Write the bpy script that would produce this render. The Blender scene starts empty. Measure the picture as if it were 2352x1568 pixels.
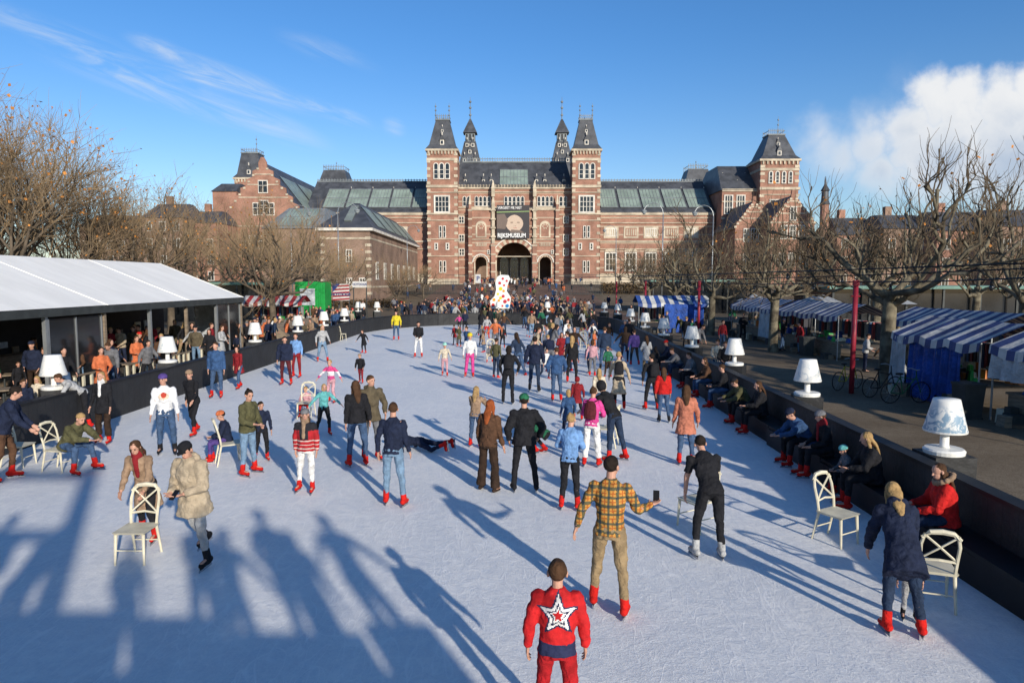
import bpy, math, random, time
import numpy as np
from math import sin,cos,pi,radians,atan2,sqrt
from mathutils import Vector, Matrix
T0=time.time()
random.seed(7)
V=Vector
H=3.9; PIT=radians(5); FF=1568.
def ray(px,py):
    cx=(px-1176)/FF; cy=(784-py)/FF
    return V((cx, cos(PIT)+cy*sin(PIT), -sin(PIT)+cy*cos(PIT)))
def G(px,py,z=0):
    d=ray(px,py); t=(z-H)/d.z; return (d.x*t,d.y*t)
def X(px,d,py=560):
    r=ray(px,py); return r.x*d/r.y
def Z(py,d):
    r=ray(1176,py); return H+r.z*d/r.y
def gz(y):
    t=min(1,max(0,(y-85)/65)); return 3.3*t*t*(3-2*t)
SC=bpy.context.scene
COL=SC.collection
# ---------------------------------------------------------------- materials
def nt(name):
    m=bpy.data.materials.new(name); m.use_nodes=True
    n=m.node_tree.nodes; l=m.node_tree.links
    return m,n,l,n['Principled BSDF']
def mathn(n,l,op,a,b=None,c=None,clamp=False):
    q=n.new('ShaderNodeMath'); q.operation=op; q.use_clamp=clamp
    for i,x in enumerate((a,b,c)):
        if x is None: continue
        if isinstance(x,(int,float)): q.inputs[i].default_value=x
        else: l.new(x,q.inputs[i])
    return q.outputs[0]
def mixc(n,l,f,a,b,bt='MIX'):
    q=n.new('ShaderNodeMix'); q.data_type='RGBA'; q.blend_type=bt
    for i,x in ((0,f),(6,a),(7,b)):
        if isinstance(x,(int,float)): q.inputs[i].default_value=x
        elif isinstance(x,(tuple,list)): q.inputs[i].default_value=(*x[:3],1)
        else: l.new(x,q.inputs[i])
    return q.outputs[2]
def noisen(n,l,vec,scale,detail=4,dist=0,rough=.55):
    q=n.new('ShaderNodeTexNoise'); q.inputs['Scale'].default_value=scale; q.inputs['Detail'].default_value=detail
    q.inputs['Distortion'].default_value=dist; q.inputs['Roughness'].default_value=rough
    if vec: l.new(vec,q.inputs['Vector'])
    return q.outputs[0]
def objco(n,scale=None,l=None):
    t=n.new('ShaderNodeTexCoord')
    if scale:
        m=n.new('ShaderNodeMapping'); m.inputs['Scale'].default_value=scale; l.new(t.outputs['Object'],m.inputs[0]); return m.outputs[0]
    return t.outputs['Object']
def bumpn(n,l,b,h,strength,dist=.02):
    q=n.new('ShaderNodeBump'); q.inputs['Strength'].default_value=strength; q.inputs['Distance'].default_value=dist
    l.new(h,q.inputs['Height']); l.new(q.outputs[0],b.inputs['Normal'])
def ramp(n,l,f,a,b):
    q=n.new('ShaderNodeMapRange'); q.interpolation_type='SMOOTHSTEP'
    q.inputs[1].default_value=a; q.inputs[2].default_value=b; l.new(f,q.inputs[0]); return q.outputs[0]
def mat(name,col,rough=.7,var=.2,scale=4,bump=0,metal=0,spec=.3,col2=None,bd=.02,sc3=None):
    m,n,l,b=nt(name)
    co=objco(n,sc3,l)
    f=noisen(n,l,co,scale)
    f2=ramp(n,l,f,.3,.7)
    a=tuple(c*(1-var) for c in col); c2=col2 or tuple(min(1,c*(1+var)) for c in col)
    l.new(mixc(n,l,f2,a,c2),b.inputs['Base Color'])
    b.inputs['Roughness'].default_value=rough; b.inputs['Metallic'].default_value=metal
    b.inputs['Specular IOR Level'].default_value=spec
    if bump:
        bumpn(n,l,b,noisen(n,l,co,scale*4,6),bump,bd)
    return m
def cloth_obj():
    m,n,l,b=nt('fabric')
    oi=n.new('ShaderNodeObjectInfo'); co=objco(n)
    f=ramp(n,l,noisen(n,l,co,9,5),.3,.7)
    c=mixc(n,l,f,(.72,.72,.72),(1.18,1.18,1.18))
    l.new(mixc(n,l,1.0,oi.outputs['Color'],c,'MULTIPLY'),b.inputs['Base Color'])
    b.inputs['Roughness'].default_value=.85; b.inputs['Specular IOR Level'].default_value=.2
    bumpn(n,l,b,noisen(n,l,co,14,5,1.2),.7,.035)
    return m
M={}
M['cloth']=cloth_obj()
M['skin']=mat('skin',(.5,.27,.19),.5,.12,12)
M['dark']=mat('dark_paint',(.01,.01,.011),.55,.3,3)
M['blade']=mat('steel_blade',(.5,.5,.52),.25,.1,5,metal=1)
M['iron']=mat('painted_iron',(.04,.045,.045),.5,.2,3)
M['greylamp']=mat('galvanised_steel',(.35,.37,.38),.4,.1,3,metal=.6)
M['stone']=mat('pale_sandstone',(.48,.41,.31),.85,.28,.5,bump=.3,bd=.05)
M['white']=mat('white_trim',(.64,.6,.53),.7,.18,.8)
M['slate']=mat('slate_roof',(.07,.074,.084),.5,.3,.6,bump=.3,bd=.05)
M['lead']=mat('lead_roof',(.19,.21,.22),.5,.2,.5)
M['glass']=mat('dark_glass',(.018,.02,.023),.12,.4,.3,spec=.6)
M['glassroof']=mat('skylight_glass',(.24,.3,.26),.4,.22,.35,spec=.3)
M['winwhite']=mat('window_frame_paint',(.6,.58,.52),.6,.1,2)
def brick(name,c1,c2,stripe=0,sc=1.0,mort=(.34,.28,.23)):
    m,n,l,b=nt(name)
    t=n.new('ShaderNodeTexCoord'); sp=n.new('ShaderNodeSeparateXYZ'); l.new(t.outputs['Object'],sp.inputs[0])
    cx=n.new('ShaderNodeCombineXYZ'); l.new(mathn(n,l,'ADD',sp.outputs[0],sp.outputs[1]),cx.inputs[0]); l.new(sp.outputs[2],cx.inputs[1])
    bt=n.new('ShaderNodeTexBrick'); l.new(cx.outputs[0],bt.inputs['Vector'])
    bt.inputs['Color1'].default_value=(*c1,1); bt.inputs['Color2'].default_value=(*c2,1); bt.inputs['Mortar'].default_value=(*mort,1)
    bt.inputs['Scale'].default_value=2.2*sc; bt.inputs['Mortar Size'].default_value=.012; bt.inputs['Brick Width'].default_value=.5; bt.inputs['Row Height'].default_value=.18
    f=ramp(n,l,noisen(n,l,t.outputs['Object'],.35,6),.3,.7)
    c=mixc(n,l,f,(.72,.7,.68),(1.2,1.15,1.1)); c=mixc(n,l,1.0,bt.outputs[0],c,'MULTIPLY')
    if stripe:
        s=mathn(n,l,'FRACT',mathn(n,l,'DIVIDE',sp.outputs[2],stripe))
        s=mathn(n,l,'LESS_THAN',s,.15)
        c=mixc(n,l,mathn(n,l,'MULTIPLY',s,.7),c,(.48,.41,.31))
    l.new(c,b.inputs['Base Color']); b.inputs['Roughness'].default_value=.9; b.inputs['Specular IOR Level'].default_value=.15
    return m
M['brick']=brick('museum_brick',(.29,.14,.1),(.37,.195,.145))
M['brickst']=brick('banded_museum_brick',(.29,.14,.1),(.37,.195,.145),stripe=1.9)
M['brickb']=brick('brown_brick',(.21,.14,.105),(.27,.18,.14))
M['bark']=mat('plane_bark',(.1,.08,.055),.9,.45,2.5,bump=.8,col2=(.22,.19,.13))
M['barkd']=mat('dark_bark',(.11,.085,.06),.9,.35,3,bump=.8)
M['twig']=mat('twig_bark',(.13,.095,.06),.9,.3,1)
M['twigw']=mat('warm_twig_bark',(.22,.155,.09),.9,.35,.6)
M['leaf']=mat('autumn_leaf',(.42,.17,.035),.7,.5,2)
M['cream']=mat('cream_chair_paint',(.62,.57,.43),.5,.15,6)
M['lampw']=mat('white_gloss_plastic',(.75,.74,.7),.35,.06,3,spec=.5)
M['redpole']=mat('dark_red_paint',(.25,.02,.035),.4,.2,2)
M['tent']=mat('white_tent_canvas',(.93,.9,.84),.7,.05,.4,bump=.2,bd=.05,sc3=(1,3,1))
M['tentseam']=mat('tent_seam',(.88,.86,.8),.6,.06,2)
M['copper']=mat('verdigris_roof',(.13,.24,.2),.6,.2,.6)
M['bluetarp']=mat('blue_tarpaulin',(.01,.06,.3),.4,.35,2.5,bump=.8,bd=.1)
M['whitetarp']=mat('translucent_white_tarpaulin',(.5,.53,.56),.4,.2,2.5,bump=.8,bd=.1)
M['green']=mat('green_kiosk_paint',(.015,.3,.06),.5,.1,2)
M['wood']=mat('weathered_wood',(.22,.17,.12),.8,.25,3,bump=.4,sc3=(1,1,6))
M['orange']=mat('orange_plastic',(.6,.2,.05),.5,.1,4)
M['screen']=mat('phone_case',(.01,.01,.012),.2,.1,4)
M['hedge']=mat('brown_hedge_leaves',(.09,.06,.03),.9,.5,2,bump=.8)
def flatc(name,c,rough=.6): return mat(name,c,rough,.1,5)
def stripes(name,ca,cb,w,axis=1,duty=.5):
    m,n,l,b=nt(name)
    t=n.new('ShaderNodeTexCoord'); sp=n.new('ShaderNodeSeparateXYZ'); l.new(t.outputs['Object'],sp.inputs[0])
    s=mathn(n,l,'LESS_THAN',mathn(n,l,'FRACT',mathn(n,l,'DIVIDE',sp.outputs[axis],w)),duty)
    f=ramp(n,l,noisen(n,l,t.outputs['Object'],1.2,6),.25,.75)
    c=mixc(n,l,s,ca,cb); c=mixc(n,l,1.0,c,mixc(n,l,f,(.62,.62,.62),(1.1,1.1,1.1)),'MULTIPLY')
    l.new(c,b.inputs['Base Color']); b.inputs['Roughness'].default_value=.65
    bumpn(n,l,b,noisen(n,l,t.outputs['Object'],2,5),.6,.1)
    return m
M['bws_y']=stripes('blue_white_canvas',(.58,.58,.57),(.035,.06,.19),.62,1)
M['bws_x']=stripes('blue_white_canvas_cross',(.6,.6,.58),(.03,.08,.3),.7,0)
M['rws_x']=stripes('red_white_canvas',(.6,.58,.56),(.35,.03,.035),.7,0)
M['planks']=stripes('black_stained_boards',(.01,.01,.011),(.019,.019,.02),.3,1,.93)
def ice():
    m,n,l,b=nt('scratched_ice')
    co=objco(n)
    tot=None
    for sc,dst,mul,w,off in ((1.7,.9,4.,.04,0),(2.6,.8,5.,.055,3.1),(3.6,.6,5.,.06,7.7),(5.5,.7,4.,.08,1.3),(2.1,1.2,6.,.05,5.2),(4.2,.5,5.,.07,9.4)):
        mp=n.new('ShaderNodeMapping'); mp.inputs['Location'].default_value=(off,off*2,off); mp.inputs['Rotation'].default_value=(0,0,off); mp.inputs['Scale'].default_value=(1,.22,1); l.new(co,mp.inputs[0])
        f=noisen(n,l,mp.outputs[0],sc,1.5,dst,.35)
        fr=mathn(n,l,'FRACT',mathn(n,l,'MULTIPLY',f,mul))
        d=mathn(n,l,'ABSOLUTE',mathn(n,l,'SUBTRACT',fr,.5))
        s=mathn(n,l,'SUBTRACT',1.0,mathn(n,l,'DIVIDE',d,w),clamp=True)
        mk=ramp(n,l,noisen(n,l,mp.outputs[0],1.6,4),.45,.62)
        s=mathn(n,l,'MULTIPLY',s,mk)
        tot=s if tot is None else mathn(n,l,'MAXIMUM',tot,s)
    big=ramp(n,l,noisen(n,l,co,.3,6,.5),.35,.65)
    mid=ramp(n,l,noisen(n,l,co,6,10,.4,.78),.35,.65)
    fine=ramp(n,l,noisen(n,l,co,40,4,.2,.7),.38,.68)
    frost=ramp(n,l,noisen(n,l,co,1.6,9,.4,.75),.5,.68)
    c=mixc(n,l,big,(.76,.77,.78),(.88,.87,.845))
    c=mixc(n,l,mid,mixc(n,l,.45,c,(.52,.57,.65)),c)
    c=mixc(n,l,mathn(n,l,'MULTIPLY',fine,.4),c,(.95,.94,.92))
    c=mixc(n,l,mathn(n,l,'MULTIPLY',frost,.4),c,(.95,.94,.92))
    c=mixc(n,l,mathn(n,l,'MULTIPLY',tot,.6),c,(.97,.96,.94))
    l.new(c,b.inputs['Base Color'])
    l.new(mathn(n,l,'ADD',.45,mathn(n,l,'MULTIPLY',mid,.3)),b.inputs['Roughness'])
    b.inputs['Specular IOR Level'].default_value=.25
    hh=mathn(n,l,'ADD',mathn(n,l,'MULTIPLY',mid,.7),mathn(n,l,'ADD',mathn(n,l,'MULTIPLY',tot,.35),mathn(n,l,'MULTIPLY',fine,.3)))
    bumpn(n,l,b,hh,.5,.012)
    return m
M['ice']=ice()
def groundm(name,c1,c2,sc=30):
    m,n,l,b=nt(name); co=objco(n)
    f=ramp(n,l,noisen(n,l,co,.35,6,.3),.3,.7); g=noisen(n,l,co,sc,3)
    g2=ramp(n,l,noisen(n,l,co,sc/5,3),.35,.75)
    c=mixc(n,l,f,c1,c2); c=mixc(n,l,.55,c,mixc(n,l,ramp(n,l,g,.35,.65),(.6,.6,.6),(1.3,1.3,1.25)),'MULTIPLY')
    c=mixc(n,l,mathn(n,l,'MULTIPLY',g2,.3),c,(.07,.045,.025))
    l.new(c,b.inputs['Base Color']); b.inputs['Roughness'].default_value=.95; b.inputs['Specular IOR Level'].default_value=.1
    bumpn(n,l,b,g,.4,.02)
    return m
M['ground']=groundm('gravel_ground',(.15,.115,.08),(.22,.175,.125))
M['paving']=groundm('red_brick_paving',(.17,.105,.08),(.23,.155,.12),20)
M['deck']=mat('deck_boards',(.1,.085,.07),.8,.25,3,bump=.3,sc3=(8,1,1))
def delft(name,amt,a,b_):
    m,n,l,b=nt(name); co=objco(n)
    f=noisen(n,l,co,6,6,1.2,.6); g=ramp(n,l,f,a,b_)
    t=n.new('ShaderNodeTexCoord'); sp=n.new('ShaderNodeSeparateXYZ'); l.new(t.outputs['Object'],sp.inputs[0])
    zz=ramp(n,l,sp.outputs[2],2.0,1.72)
    l.new(mixc(n,l,mathn(n,l,'MULTIPLY',mathn(n,l,'MULTIPLY',g,amt),zz),(.76,.75,.71),(.12,.25,.38)),b.inputs['Base Color']); b.inputs['Roughness'].default_value=.4
    return m
M['delft']=delft('faint_blue_shade',.4,.54,.62); M['delftb']=delft('delft_blue_shade',.85,.44,.58)
# ---------------------------------------------------------------- mesh builder
class MB:
    def __init__(s): s.v=[];s.f=[];s.m=[]
    def add(s,vs,fs,mi=0):
        b=len(s.v); s.v+=[tuple(p) for p in vs]; s.f+=[tuple(b+i for i in f) for f in fs]; s.m+=[mi]*len(fs)
    def fr(s,x0,x1,y0,y1,z0,a0,a1,b0,b1,z1,mi=0):
        s.add([(x0,y0,z0),(x1,y0,z0),(x1,y1,z0),(x0,y1,z0),(a0,b0,z1),(a1,b0,z1),(a1,b1,z1),(a0,b1,z1)],
          [(3,2,1,0),(4,5,6,7),(0,1,5,4),(1,2,6,5),(2,3,7,6),(3,0,4,7)],mi)
    def box(s,x0,x1,y0,y1,z0,z1,mi=0): s.fr(x0,x1,y0,y1,z0,x0,x1,y0,y1,z1,mi)
    def loft(s,rings,n=10,mi=0):
        vs=[];fs=[]
        for c,u,v in rings:
            for i in range(n):
                t=2*pi*i/n; vs.append(c+u*cos(t)+v*sin(t))
        for k in range(len(rings)-1):
            for i in range(n):
                j=(i+1)%n; fs.append((k*n+i,k*n+j,(k+1)*n+j,(k+1)*n+i))
        fs.append(tuple(range(n-1,-1,-1))); fs.append(tuple((len(rings)-1)*n+i for i in range(n)))
        s.add(vs,fs,mi)
    def tube(s,p0,p1,r0,r1,n=10,rnd=True,k=1.0,ref=V((1,0,0)),mi=0):
        p0=V(p0);p1=V(p1); a=p1-p0; L=a.length
        a=a/L if L>1e-6 else V((0,0,1))
        u=ref-a*ref.dot(a)
        if u.length<.15: u=V((0,1,0))-a*a.y
        u.normalize(); v=a.cross(u)
        R=[]
        if rnd: R+=[(p0-a*r0*.97,r0*.25),(p0-a*r0*.7,r0*.71)]
        R+=[(p0,r0),(p1,r1)]
        if rnd: R+=[(p1+a*r1*.7,r1*.71),(p1+a*r1*.97,r1*.25)]
        s.loft([(c,u*r,v*r*k) for c,r in R],n,mi)
    def ell(s,c,u,v,w,n=12,mi=0):
        s.loft([(c+w*sin(radians(t)),u*cos(radians(t)),v*cos(radians(t))) for t in (-84,-60,-35,-12,12,35,60,84)],n,mi)
    def path(s,pts,rad,n=4,mi=0):
        vs=[];fs=[];m=len(pts)
        for k,p in enumerate(pts):
            a=(pts[min(k+1,m-1)]-pts[max(k-1,0)])
            if a.length<1e-6: a=V((0,0,1))
            a.normalize(); ref=V((1,0,0)) if abs(a.x)<.8 else V((0,1,0))
            u=(ref-a*ref.dot(a)).normalized(); v=a.cross(u)
            for i in range(n):
                t=2*pi*i/n; vs.append(p+(u*cos(t)+v*sin(t))*rad[k])
        for k in range(m-1):
            for i in range(n):
                j=(i+1)%n; fs.append((k*n+i,k*n+j,(k+1)*n+j,(k+1)*n+i))
        s.add(vs,fs,mi)
    def ext(s,pts,y0,y1,mi=0):
        n=len(pts); vs=[(x,y0,z) for x,z in pts]+[(x,y1,z) for x,z in pts]
        s.add(vs,[tuple(range(n)),tuple(range(2*n-1,n-1,-1))]+[(i,i+n,(i+1)%n+n,(i+1)%n) for i in range(n)],mi)
    def done(s,name,mats,parent=None,org=(0,0,0),smooth=False,**kw):
        me=bpy.data.meshes.new(name)
        ox,oy,oz=org
        me.from_pydata([(x-ox,y-oy,z-oz) for x,y,z in s.v],[],s.f)
        if not isinstance(mats,(list,tuple)): mats=[mats]
        for q in mats: me.materials.append(M[q] if isinstance(q,str) else q)
        if max(s.m or [0])>0: me.polygons.foreach_set('material_index',s.m)
        if smooth: me.polygons.foreach_set('use_smooth',[True]*len(s.f))
        me.update()
        o=bpy.data.objects.new(name,me); COL.objects.link(o)
        if parent: o.parent=parent
        else: o.location=org
        for k,v in kw.items(): o[k]=v
        return o
def E(name,loc,label,cat,group=None,rot=0):
    o=bpy.data.objects.new(name,None); COL.objects.link(o); o.location=loc; o.rotation_euler[2]=rot; o.empty_display_size=.3
    o['label']=label; o['category']=cat
    if group: o['group']=group
    return o
def clone(root,loc=None,rot=None,scale=None,parent=None,**kw):
    o=root.copy(); COL.objects.link(o)
    if parent is not None: o.parent=parent
    if loc is not None: o.location=loc
    if rot is not None: o.rotation_euler[2]=rot
    if scale is not None: o.scale=(scale,)*3 if isinstance(scale,(int,float)) else scale
    for c in root.children: clone(c,parent=o)
    for k,v in kw.items(): o[k]=v
    return o
def wipe(root):
    for c in list(root.children): wipe(c)
    bpy.data.objects.remove(root)
def text(body,size,loc,rot,material,parent=None,org=(0,0,0),align='CENTER',ext=.01,name='lettering',width=None,off=.02):
    cu=bpy.data.curves.new('t','FONT'); cu.body=body; cu.size=size; cu.align_x=align; cu.align_y='CENTER'; cu.extrude=ext; cu.offset=off*size
    o=bpy.data.objects.new('t',cu); COL.objects.link(o)
    dg=bpy.context.evaluated_depsgraph_get()
    me=bpy.data.meshes.new_from_object(o.evaluated_get(dg)); me.materials.clear(); me.materials.append(M[material] if isinstance(material,str) else material)
    bpy.data.objects.remove(o)
    xs=[v.co.x for v in me.vertices]; sx=(width/(max(xs)-min(xs))) if width else 1
    r=bpy.data.objects.new(name,me); COL.objects.link(r); r.rotation_euler=rot; r.scale=(sx,1,1)
    r.location=V(loc)-V(org)
    if parent: r.parent=parent
    return r
# ---------------------------------------------------------------- camera, sun, sky
cam=bpy.data.cameras.new('camera'); co=bpy.data.objects.new('camera',cam); COL.objects.link(co)
co.location=(0,0,H); co.rotation_euler=(radians(85),0,0); cam.lens=24; cam.sensor_width=36; cam.clip_end=6000; cam.clip_start=.05
SC.camera=co
EL=radians(18.3); SD=V((.465,-.885,0)).normalized()
sd=V((SD.x*cos(EL),SD.y*cos(EL),sin(EL)))
sl=bpy.data.lights.new('sun','SUN'); sl.energy=5; sl.angle=radians(.9); sl.color=(1,.915,.785)
so=bpy.data.objects.new('sun',sl); COL.objects.link(so); so.rotation_euler=(-sd).to_track_quat('-Z','Y').to_euler()
def world():
    w=bpy.data.worlds.new('World'); SC.world=w; w.use_nodes=True
    n=w.node_tree.nodes; l=w.node_tree.links; bg=n['Background']
    sky=n.new('ShaderNodeTexSky'); sky.sky_type='NISHITA'; sky.sun_disc=False; sky.sun_elevation=EL; sky.sun_rotation=atan2(SD.x,SD.y)
    sky.air_density=1.0; sky.dust_density=.3; sky.ozone_density=2.5; sky.altitude=0
    tc=n.new('ShaderNodeTexCoord'); sp=n.new('ShaderNodeSeparateXYZ'); l.new(tc.outputs['Generated'],sp.inputs[0])
    yy=mathn(n,l,'MAXIMUM',sp.outputs[1],.05)
    u=mathn(n,l,'DIVIDE',sp.outputs[0],yy); v=mathn(n,l,'DIVIDE',sp.outputs[2],yy)
    front=mathn(n,l,'GREATER_THAN',sp.outputs[1],.1)
    uv=n.new('ShaderNodeCombineXYZ'); l.new(u,uv.inputs[0]); l.new(v,uv.inputs[1])
    tint=mixc(n,l,ramp(n,l,sp.outputs[2],-.02,.36),(1.12,1.16,1.25),(.56,1.0,1.42))
    tint=mixc(n,l,ramp(n,l,sp.outputs[2],.5,.9),tint,(.5,.72,.95))
    skc=mixc(n,l,1.0,sky.outputs[0],tint,'MULTIPLY')
    nz=n.new('ShaderNodeTexNoise'); nz.inputs['Scale'].default_value=13; nz.inputs['Detail'].default_value=10; nz.inputs['Roughness'].default_value=.6; l.new(uv.outputs[0],nz.inputs['Vector'])
    vs=n.new('ShaderNodeVectorMath'); vs.operation='SUBTRACT'; l.new(nz.outputs['Color'],vs.inputs[0]); vs.inputs[1].default_value=(.5,.5,.5)
    vm=n.new('ShaderNodeVectorMath'); vm.operation='MULTIPLY_ADD'; l.new(vs.outputs[0],vm.inputs[0]); vm.inputs[1].default_value=(.085,.085,0); l.new(uv.outputs[0],vm.inputs[2])
    dmin=None
    for px,py,r in ((2115,240,66),(2190,262,78),(2285,258,70),(2370,240,90),(2070,305,62),(1990,335,50),(1925,355,38),(1862,318,18),(1890,340,26),(2010,400,60),(2150,370,115),(2310,370,135),(2500,350,190)):
        d=n.new('ShaderNodeVectorMath'); d.operation='DISTANCE'; l.new(vm.outputs[0],d.inputs[0]); d.inputs[1].default_value=((px-1176)/FF,(647-py)/FF,0)
        q=mathn(n,l,'SUBTRACT',d.outputs['Value'],r/FF)
        dmin=q if dmin is None else mathn(n,l,'MINIMUM',dmin,q)
    nb=noisen(n,l,uv.outputs[0],9,7)
    nb2=noisen(n,l,vm.outputs[0],22,6,.4)
    soft=ramp(n,l,u,.60,.44)
    maskh=ramp(n,l,dmin,.012,-.022); masks=ramp(n,l,dmin,.04,-.04)
    mask=mathn(n,l,'ADD',mathn(n,l,'MULTIPLY',maskh,mathn(n,l,'SUBTRACT',1.0,soft)),mathn(n,l,'MULTIPLY',masks,mathn(n,l,'MULTIPLY',soft,.85)))
    low=ramp(n,l,mathn(n,l,'ADD',v,mathn(n,l,'MULTIPLY',nb,.06)),.09,.20)
    mask=mathn(n,l,'MULTIPLY',mathn(n,l,'MULTIPLY',mask,low),front)
    depth=ramp(n,l,dmin,-.0,-.07)
    q=mathn(n,l,'ADD',v,mathn(n,l,'ADD',mathn(n,l,'MULTIPLY',nb,.2),mathn(n,l,'MULTIPLY',nb2,.14)))
    sh=mathn(n,l,'MULTIPLY',ramp(n,l,q,.47,.33),mathn(n,l,'ADD',mathn(n,l,'MULTIPLY',depth,.8),.2))
    ccol=mixc(n,l,sh,(7.9,7.95,8.0),(4.3,5.1,6.3))
    c=mixc(n,l,mathn(n,l,'MULTIPLY',mask,.96),skc,ccol)
    mp=n.new('ShaderNodeMapping'); mp.inputs['Rotation'].default_value=(0,0,radians(20)); l.new(uv.outputs[0],mp.inputs[0])
    m2=n.new('ShaderNodeMapping'); m2.inputs['Scale'].default_value=(3.2,22,1); l.new(mp.outputs[0],m2.inputs[0])
    cn=noisen(n,l,m2.outputs[0],1.6,10,.7,.62)
    cr=cos(radians(20)); srr=sin(radians(20)); tot=None
    for px,py,ra,rb,amp in ((555,200,150,22,1.2),(420,225,150,30,.7),(170,105,200,26,.55),(390,128,60,16,.6),(780,270,70,14,.9),(765,138,90,20,.35),(910,303,22,16,.7),(600,285,130,26,.7),(480,195,60,14,.9),(300,190,160,30,.4)):
        U=(px-1176)/FF; W=(647-py)/FF; U2=U*cr-W*srr; W2=U*srr+W*cr
        a=n.new('ShaderNodeMapping'); a.vector_type='POINT'; ia=FF/ra; ib=FF/rb
        a.inputs['Location'].default_value=(-U2*ia,-W2*ib,0); a.inputs['Scale'].default_value=(ia,ib,1); l.new(mp.outputs[0],a.inputs[0])
        le=n.new('ShaderNodeVectorMath'); le.operation='LENGTH'; l.new(a.outputs[0],le.inputs[0])
        g=mathn(n,l,'MULTIPLY',ramp(n,l,le.outputs['Value'],1.7,0),amp)
        tot=g if tot is None else mathn(n,l,'ADD',tot,g)
    cm=mathn(n,l,'MULTIPLY',mathn(n,l,'MULTIPLY',ramp(n,l,cn,.36,.7),tot,clamp=True),front,clamp=True)
    c=mixc(n,l,mathn(n,l,'MULTIPLY',cm,.72),c,(6.7,7.2,7.7))
    l.new(c,bg.inputs[0]); bg.inputs[1].default_value=.112
world()
SC.view_settings.view_transform='Standard'; SC.view_settings.look='None'; SC.view_settings.exposure=0
# ---------------------------------------------------------------- ground
def sheet(name,xs,ys,dz,m,**kw):
    b=MB(); vs=[(x,y,gz(y)+dz) for y in ys for x in xs]; nx=len(xs)
    b.add(vs,[(j*nx+i,j*nx+i+1,(j+1)*nx+i+1,(j+1)*nx+i) for j in range(len(ys)-1) for i in range(nx-1)])
    return b.done(name,m,kind='structure',smooth=True,**kw)
ys=[-400,-50,0,40,80]+[85+3.25*i for i in range(21)]+[160,250,600,3000]
sheet('ground',[-3000,-200,0,200,3000],ys,0,'ground',label='flat grey brown gravel square around the rink')
sheet('brick_path',[-14,14],[64,80]+[85+3.25*i for i in range(22)],.02,'paving',label='red brick path rising towards the museum arch')
def wx(y): return 6.35+.035*(y-7)
outl=[]
for y in (-6,0,10,20,30,40,50): outl.append((wx(y),y))
for i in range(1,10):
    t=pi/2*i/10; outl.append((wx(50)-9+9*cos(t)+.6*sin(t),50+12*sin(t)))
outl.append((-1.8,62.3))
for i in range(1,10):
    t=pi/2*i/10; outl.append((-11.4+9-9*sin(t),50+12*cos(t)))
for y in (50,40,30,20,10,0,-6): outl.append((-11.4,y))
b=MB(); b.add([(x,y,.012) for x,y in outl],[tuple(range(len(outl)))]); b.done('ice_rink','ice',kind='structure',label='scratched blue white ice surface of the rink')
def offs(pl,d):
    r=[]
    for i,p in enumerate(pl):
        a=pl[max(i-1,0)]; c=pl[min(i+1,len(pl)-1)]
        t=V((c[0]-a[0],c[1]-a[1])).normalized(); r.append((p[0]+t.y*d,p[1]-t.x*d))
    return r
def wallmesh(o0,o1,z0,z1):
    b=MB(); n=len(o0)
    vs=[(x,y,z0) for x,y in o0]+[(x,y,z0) for x,y in o1]+[(x,y,z1) for x,y in o0]+[(x,y,z1) for x,y in o1]
    fs=[]
    for i in range(n-1):
        fs+=[(i,i+1,2*n+i+1,2*n+i),(n+i+1,n+i,3*n+i,3*n+i+1),(2*n+i,2*n+i+1,3*n+i+1,3*n+i)]
    b.add(vs,fs); return b
o0=outl[1:-1]
bar=E('rink_barrier',(-2,0,0),'black wooden barrier with cap rail around the ice','barrier')
wallmesh(o0,offs(o0,.12),0,1.02).done('wall','planks',bar,(-2,0,0))
wallmesh(offs(o0,-.03),offs(o0,.22),1.022,1.08).done('cap_rail','dark',bar,(-2,0,0))
b=MB()
for i in range(10):
    y0=4.2+i*3; y1=y0+2.96
    b.add([(wx(y0)-.5,y0,.40),(wx(y0)-.02,y0,.40),(wx(y1)-.02,y1,.40),(wx(y1)-.5,y1,.40),(wx(y0)-.5,y0,.46),(wx(y0)-.02,y0,.46),(wx(y1)-.02,y1,.46),(wx(y1)-.5,y1,.46)],
       [(3,2,1,0),(4,5,6,7),(0,1,5,4),(1,2,6,5),(2,3,7,6),(3,0,4,7)])
    b.box(wx(y0)-.46,wx(y0)-.02,y0+.02,y0+2.9,.012,.40)
b.done('bench','dark',label='long black wooden bench fixed along the rink barrier',category='bench')
# ---------------------------------------------------------------- big table lamps
def lamp0(dm,lab):
    e=E('giant_table_lamp',(0,0,0),lab,'lamp','giant lamps around the rink')
    b=MB(); b.box(-.33,.33,-.33,.33,.0,1.1); b.done('plinth','planks',e)
    r=lambda z,q:(V((0,0,z)),V((q,0,0)),V((0,q,0)))
    b=MB(); b.loft([r(1.102,.30),r(1.16,.31),r(1.19,.28),r(1.2,.1)],28); b.done('base','lampw',e,smooth=False)
    b=MB(); b.loft([r(1.2,.08),r(1.23,.07),r(1.5,.065)],16); b.done('stem','lampw',e,smooth=True)
    b=MB(); b.loft([r(1.48,.31),r(1.51,.315),r(1.96,.205),r(2.0,.195)],32); b.done('lamp_shade',dm,e,smooth=True)
    b=MB(); b.loft([r(1.465,.32),r(1.495,.325)],32); b.done('shade_rim','lampw',e)
    return e
LA=lamp0('delftb','oversized white table lamp with blue painted shade on black plinth'); LB=lamp0('delft','oversized table lamp with nearly plain white shade on black plinth')
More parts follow.
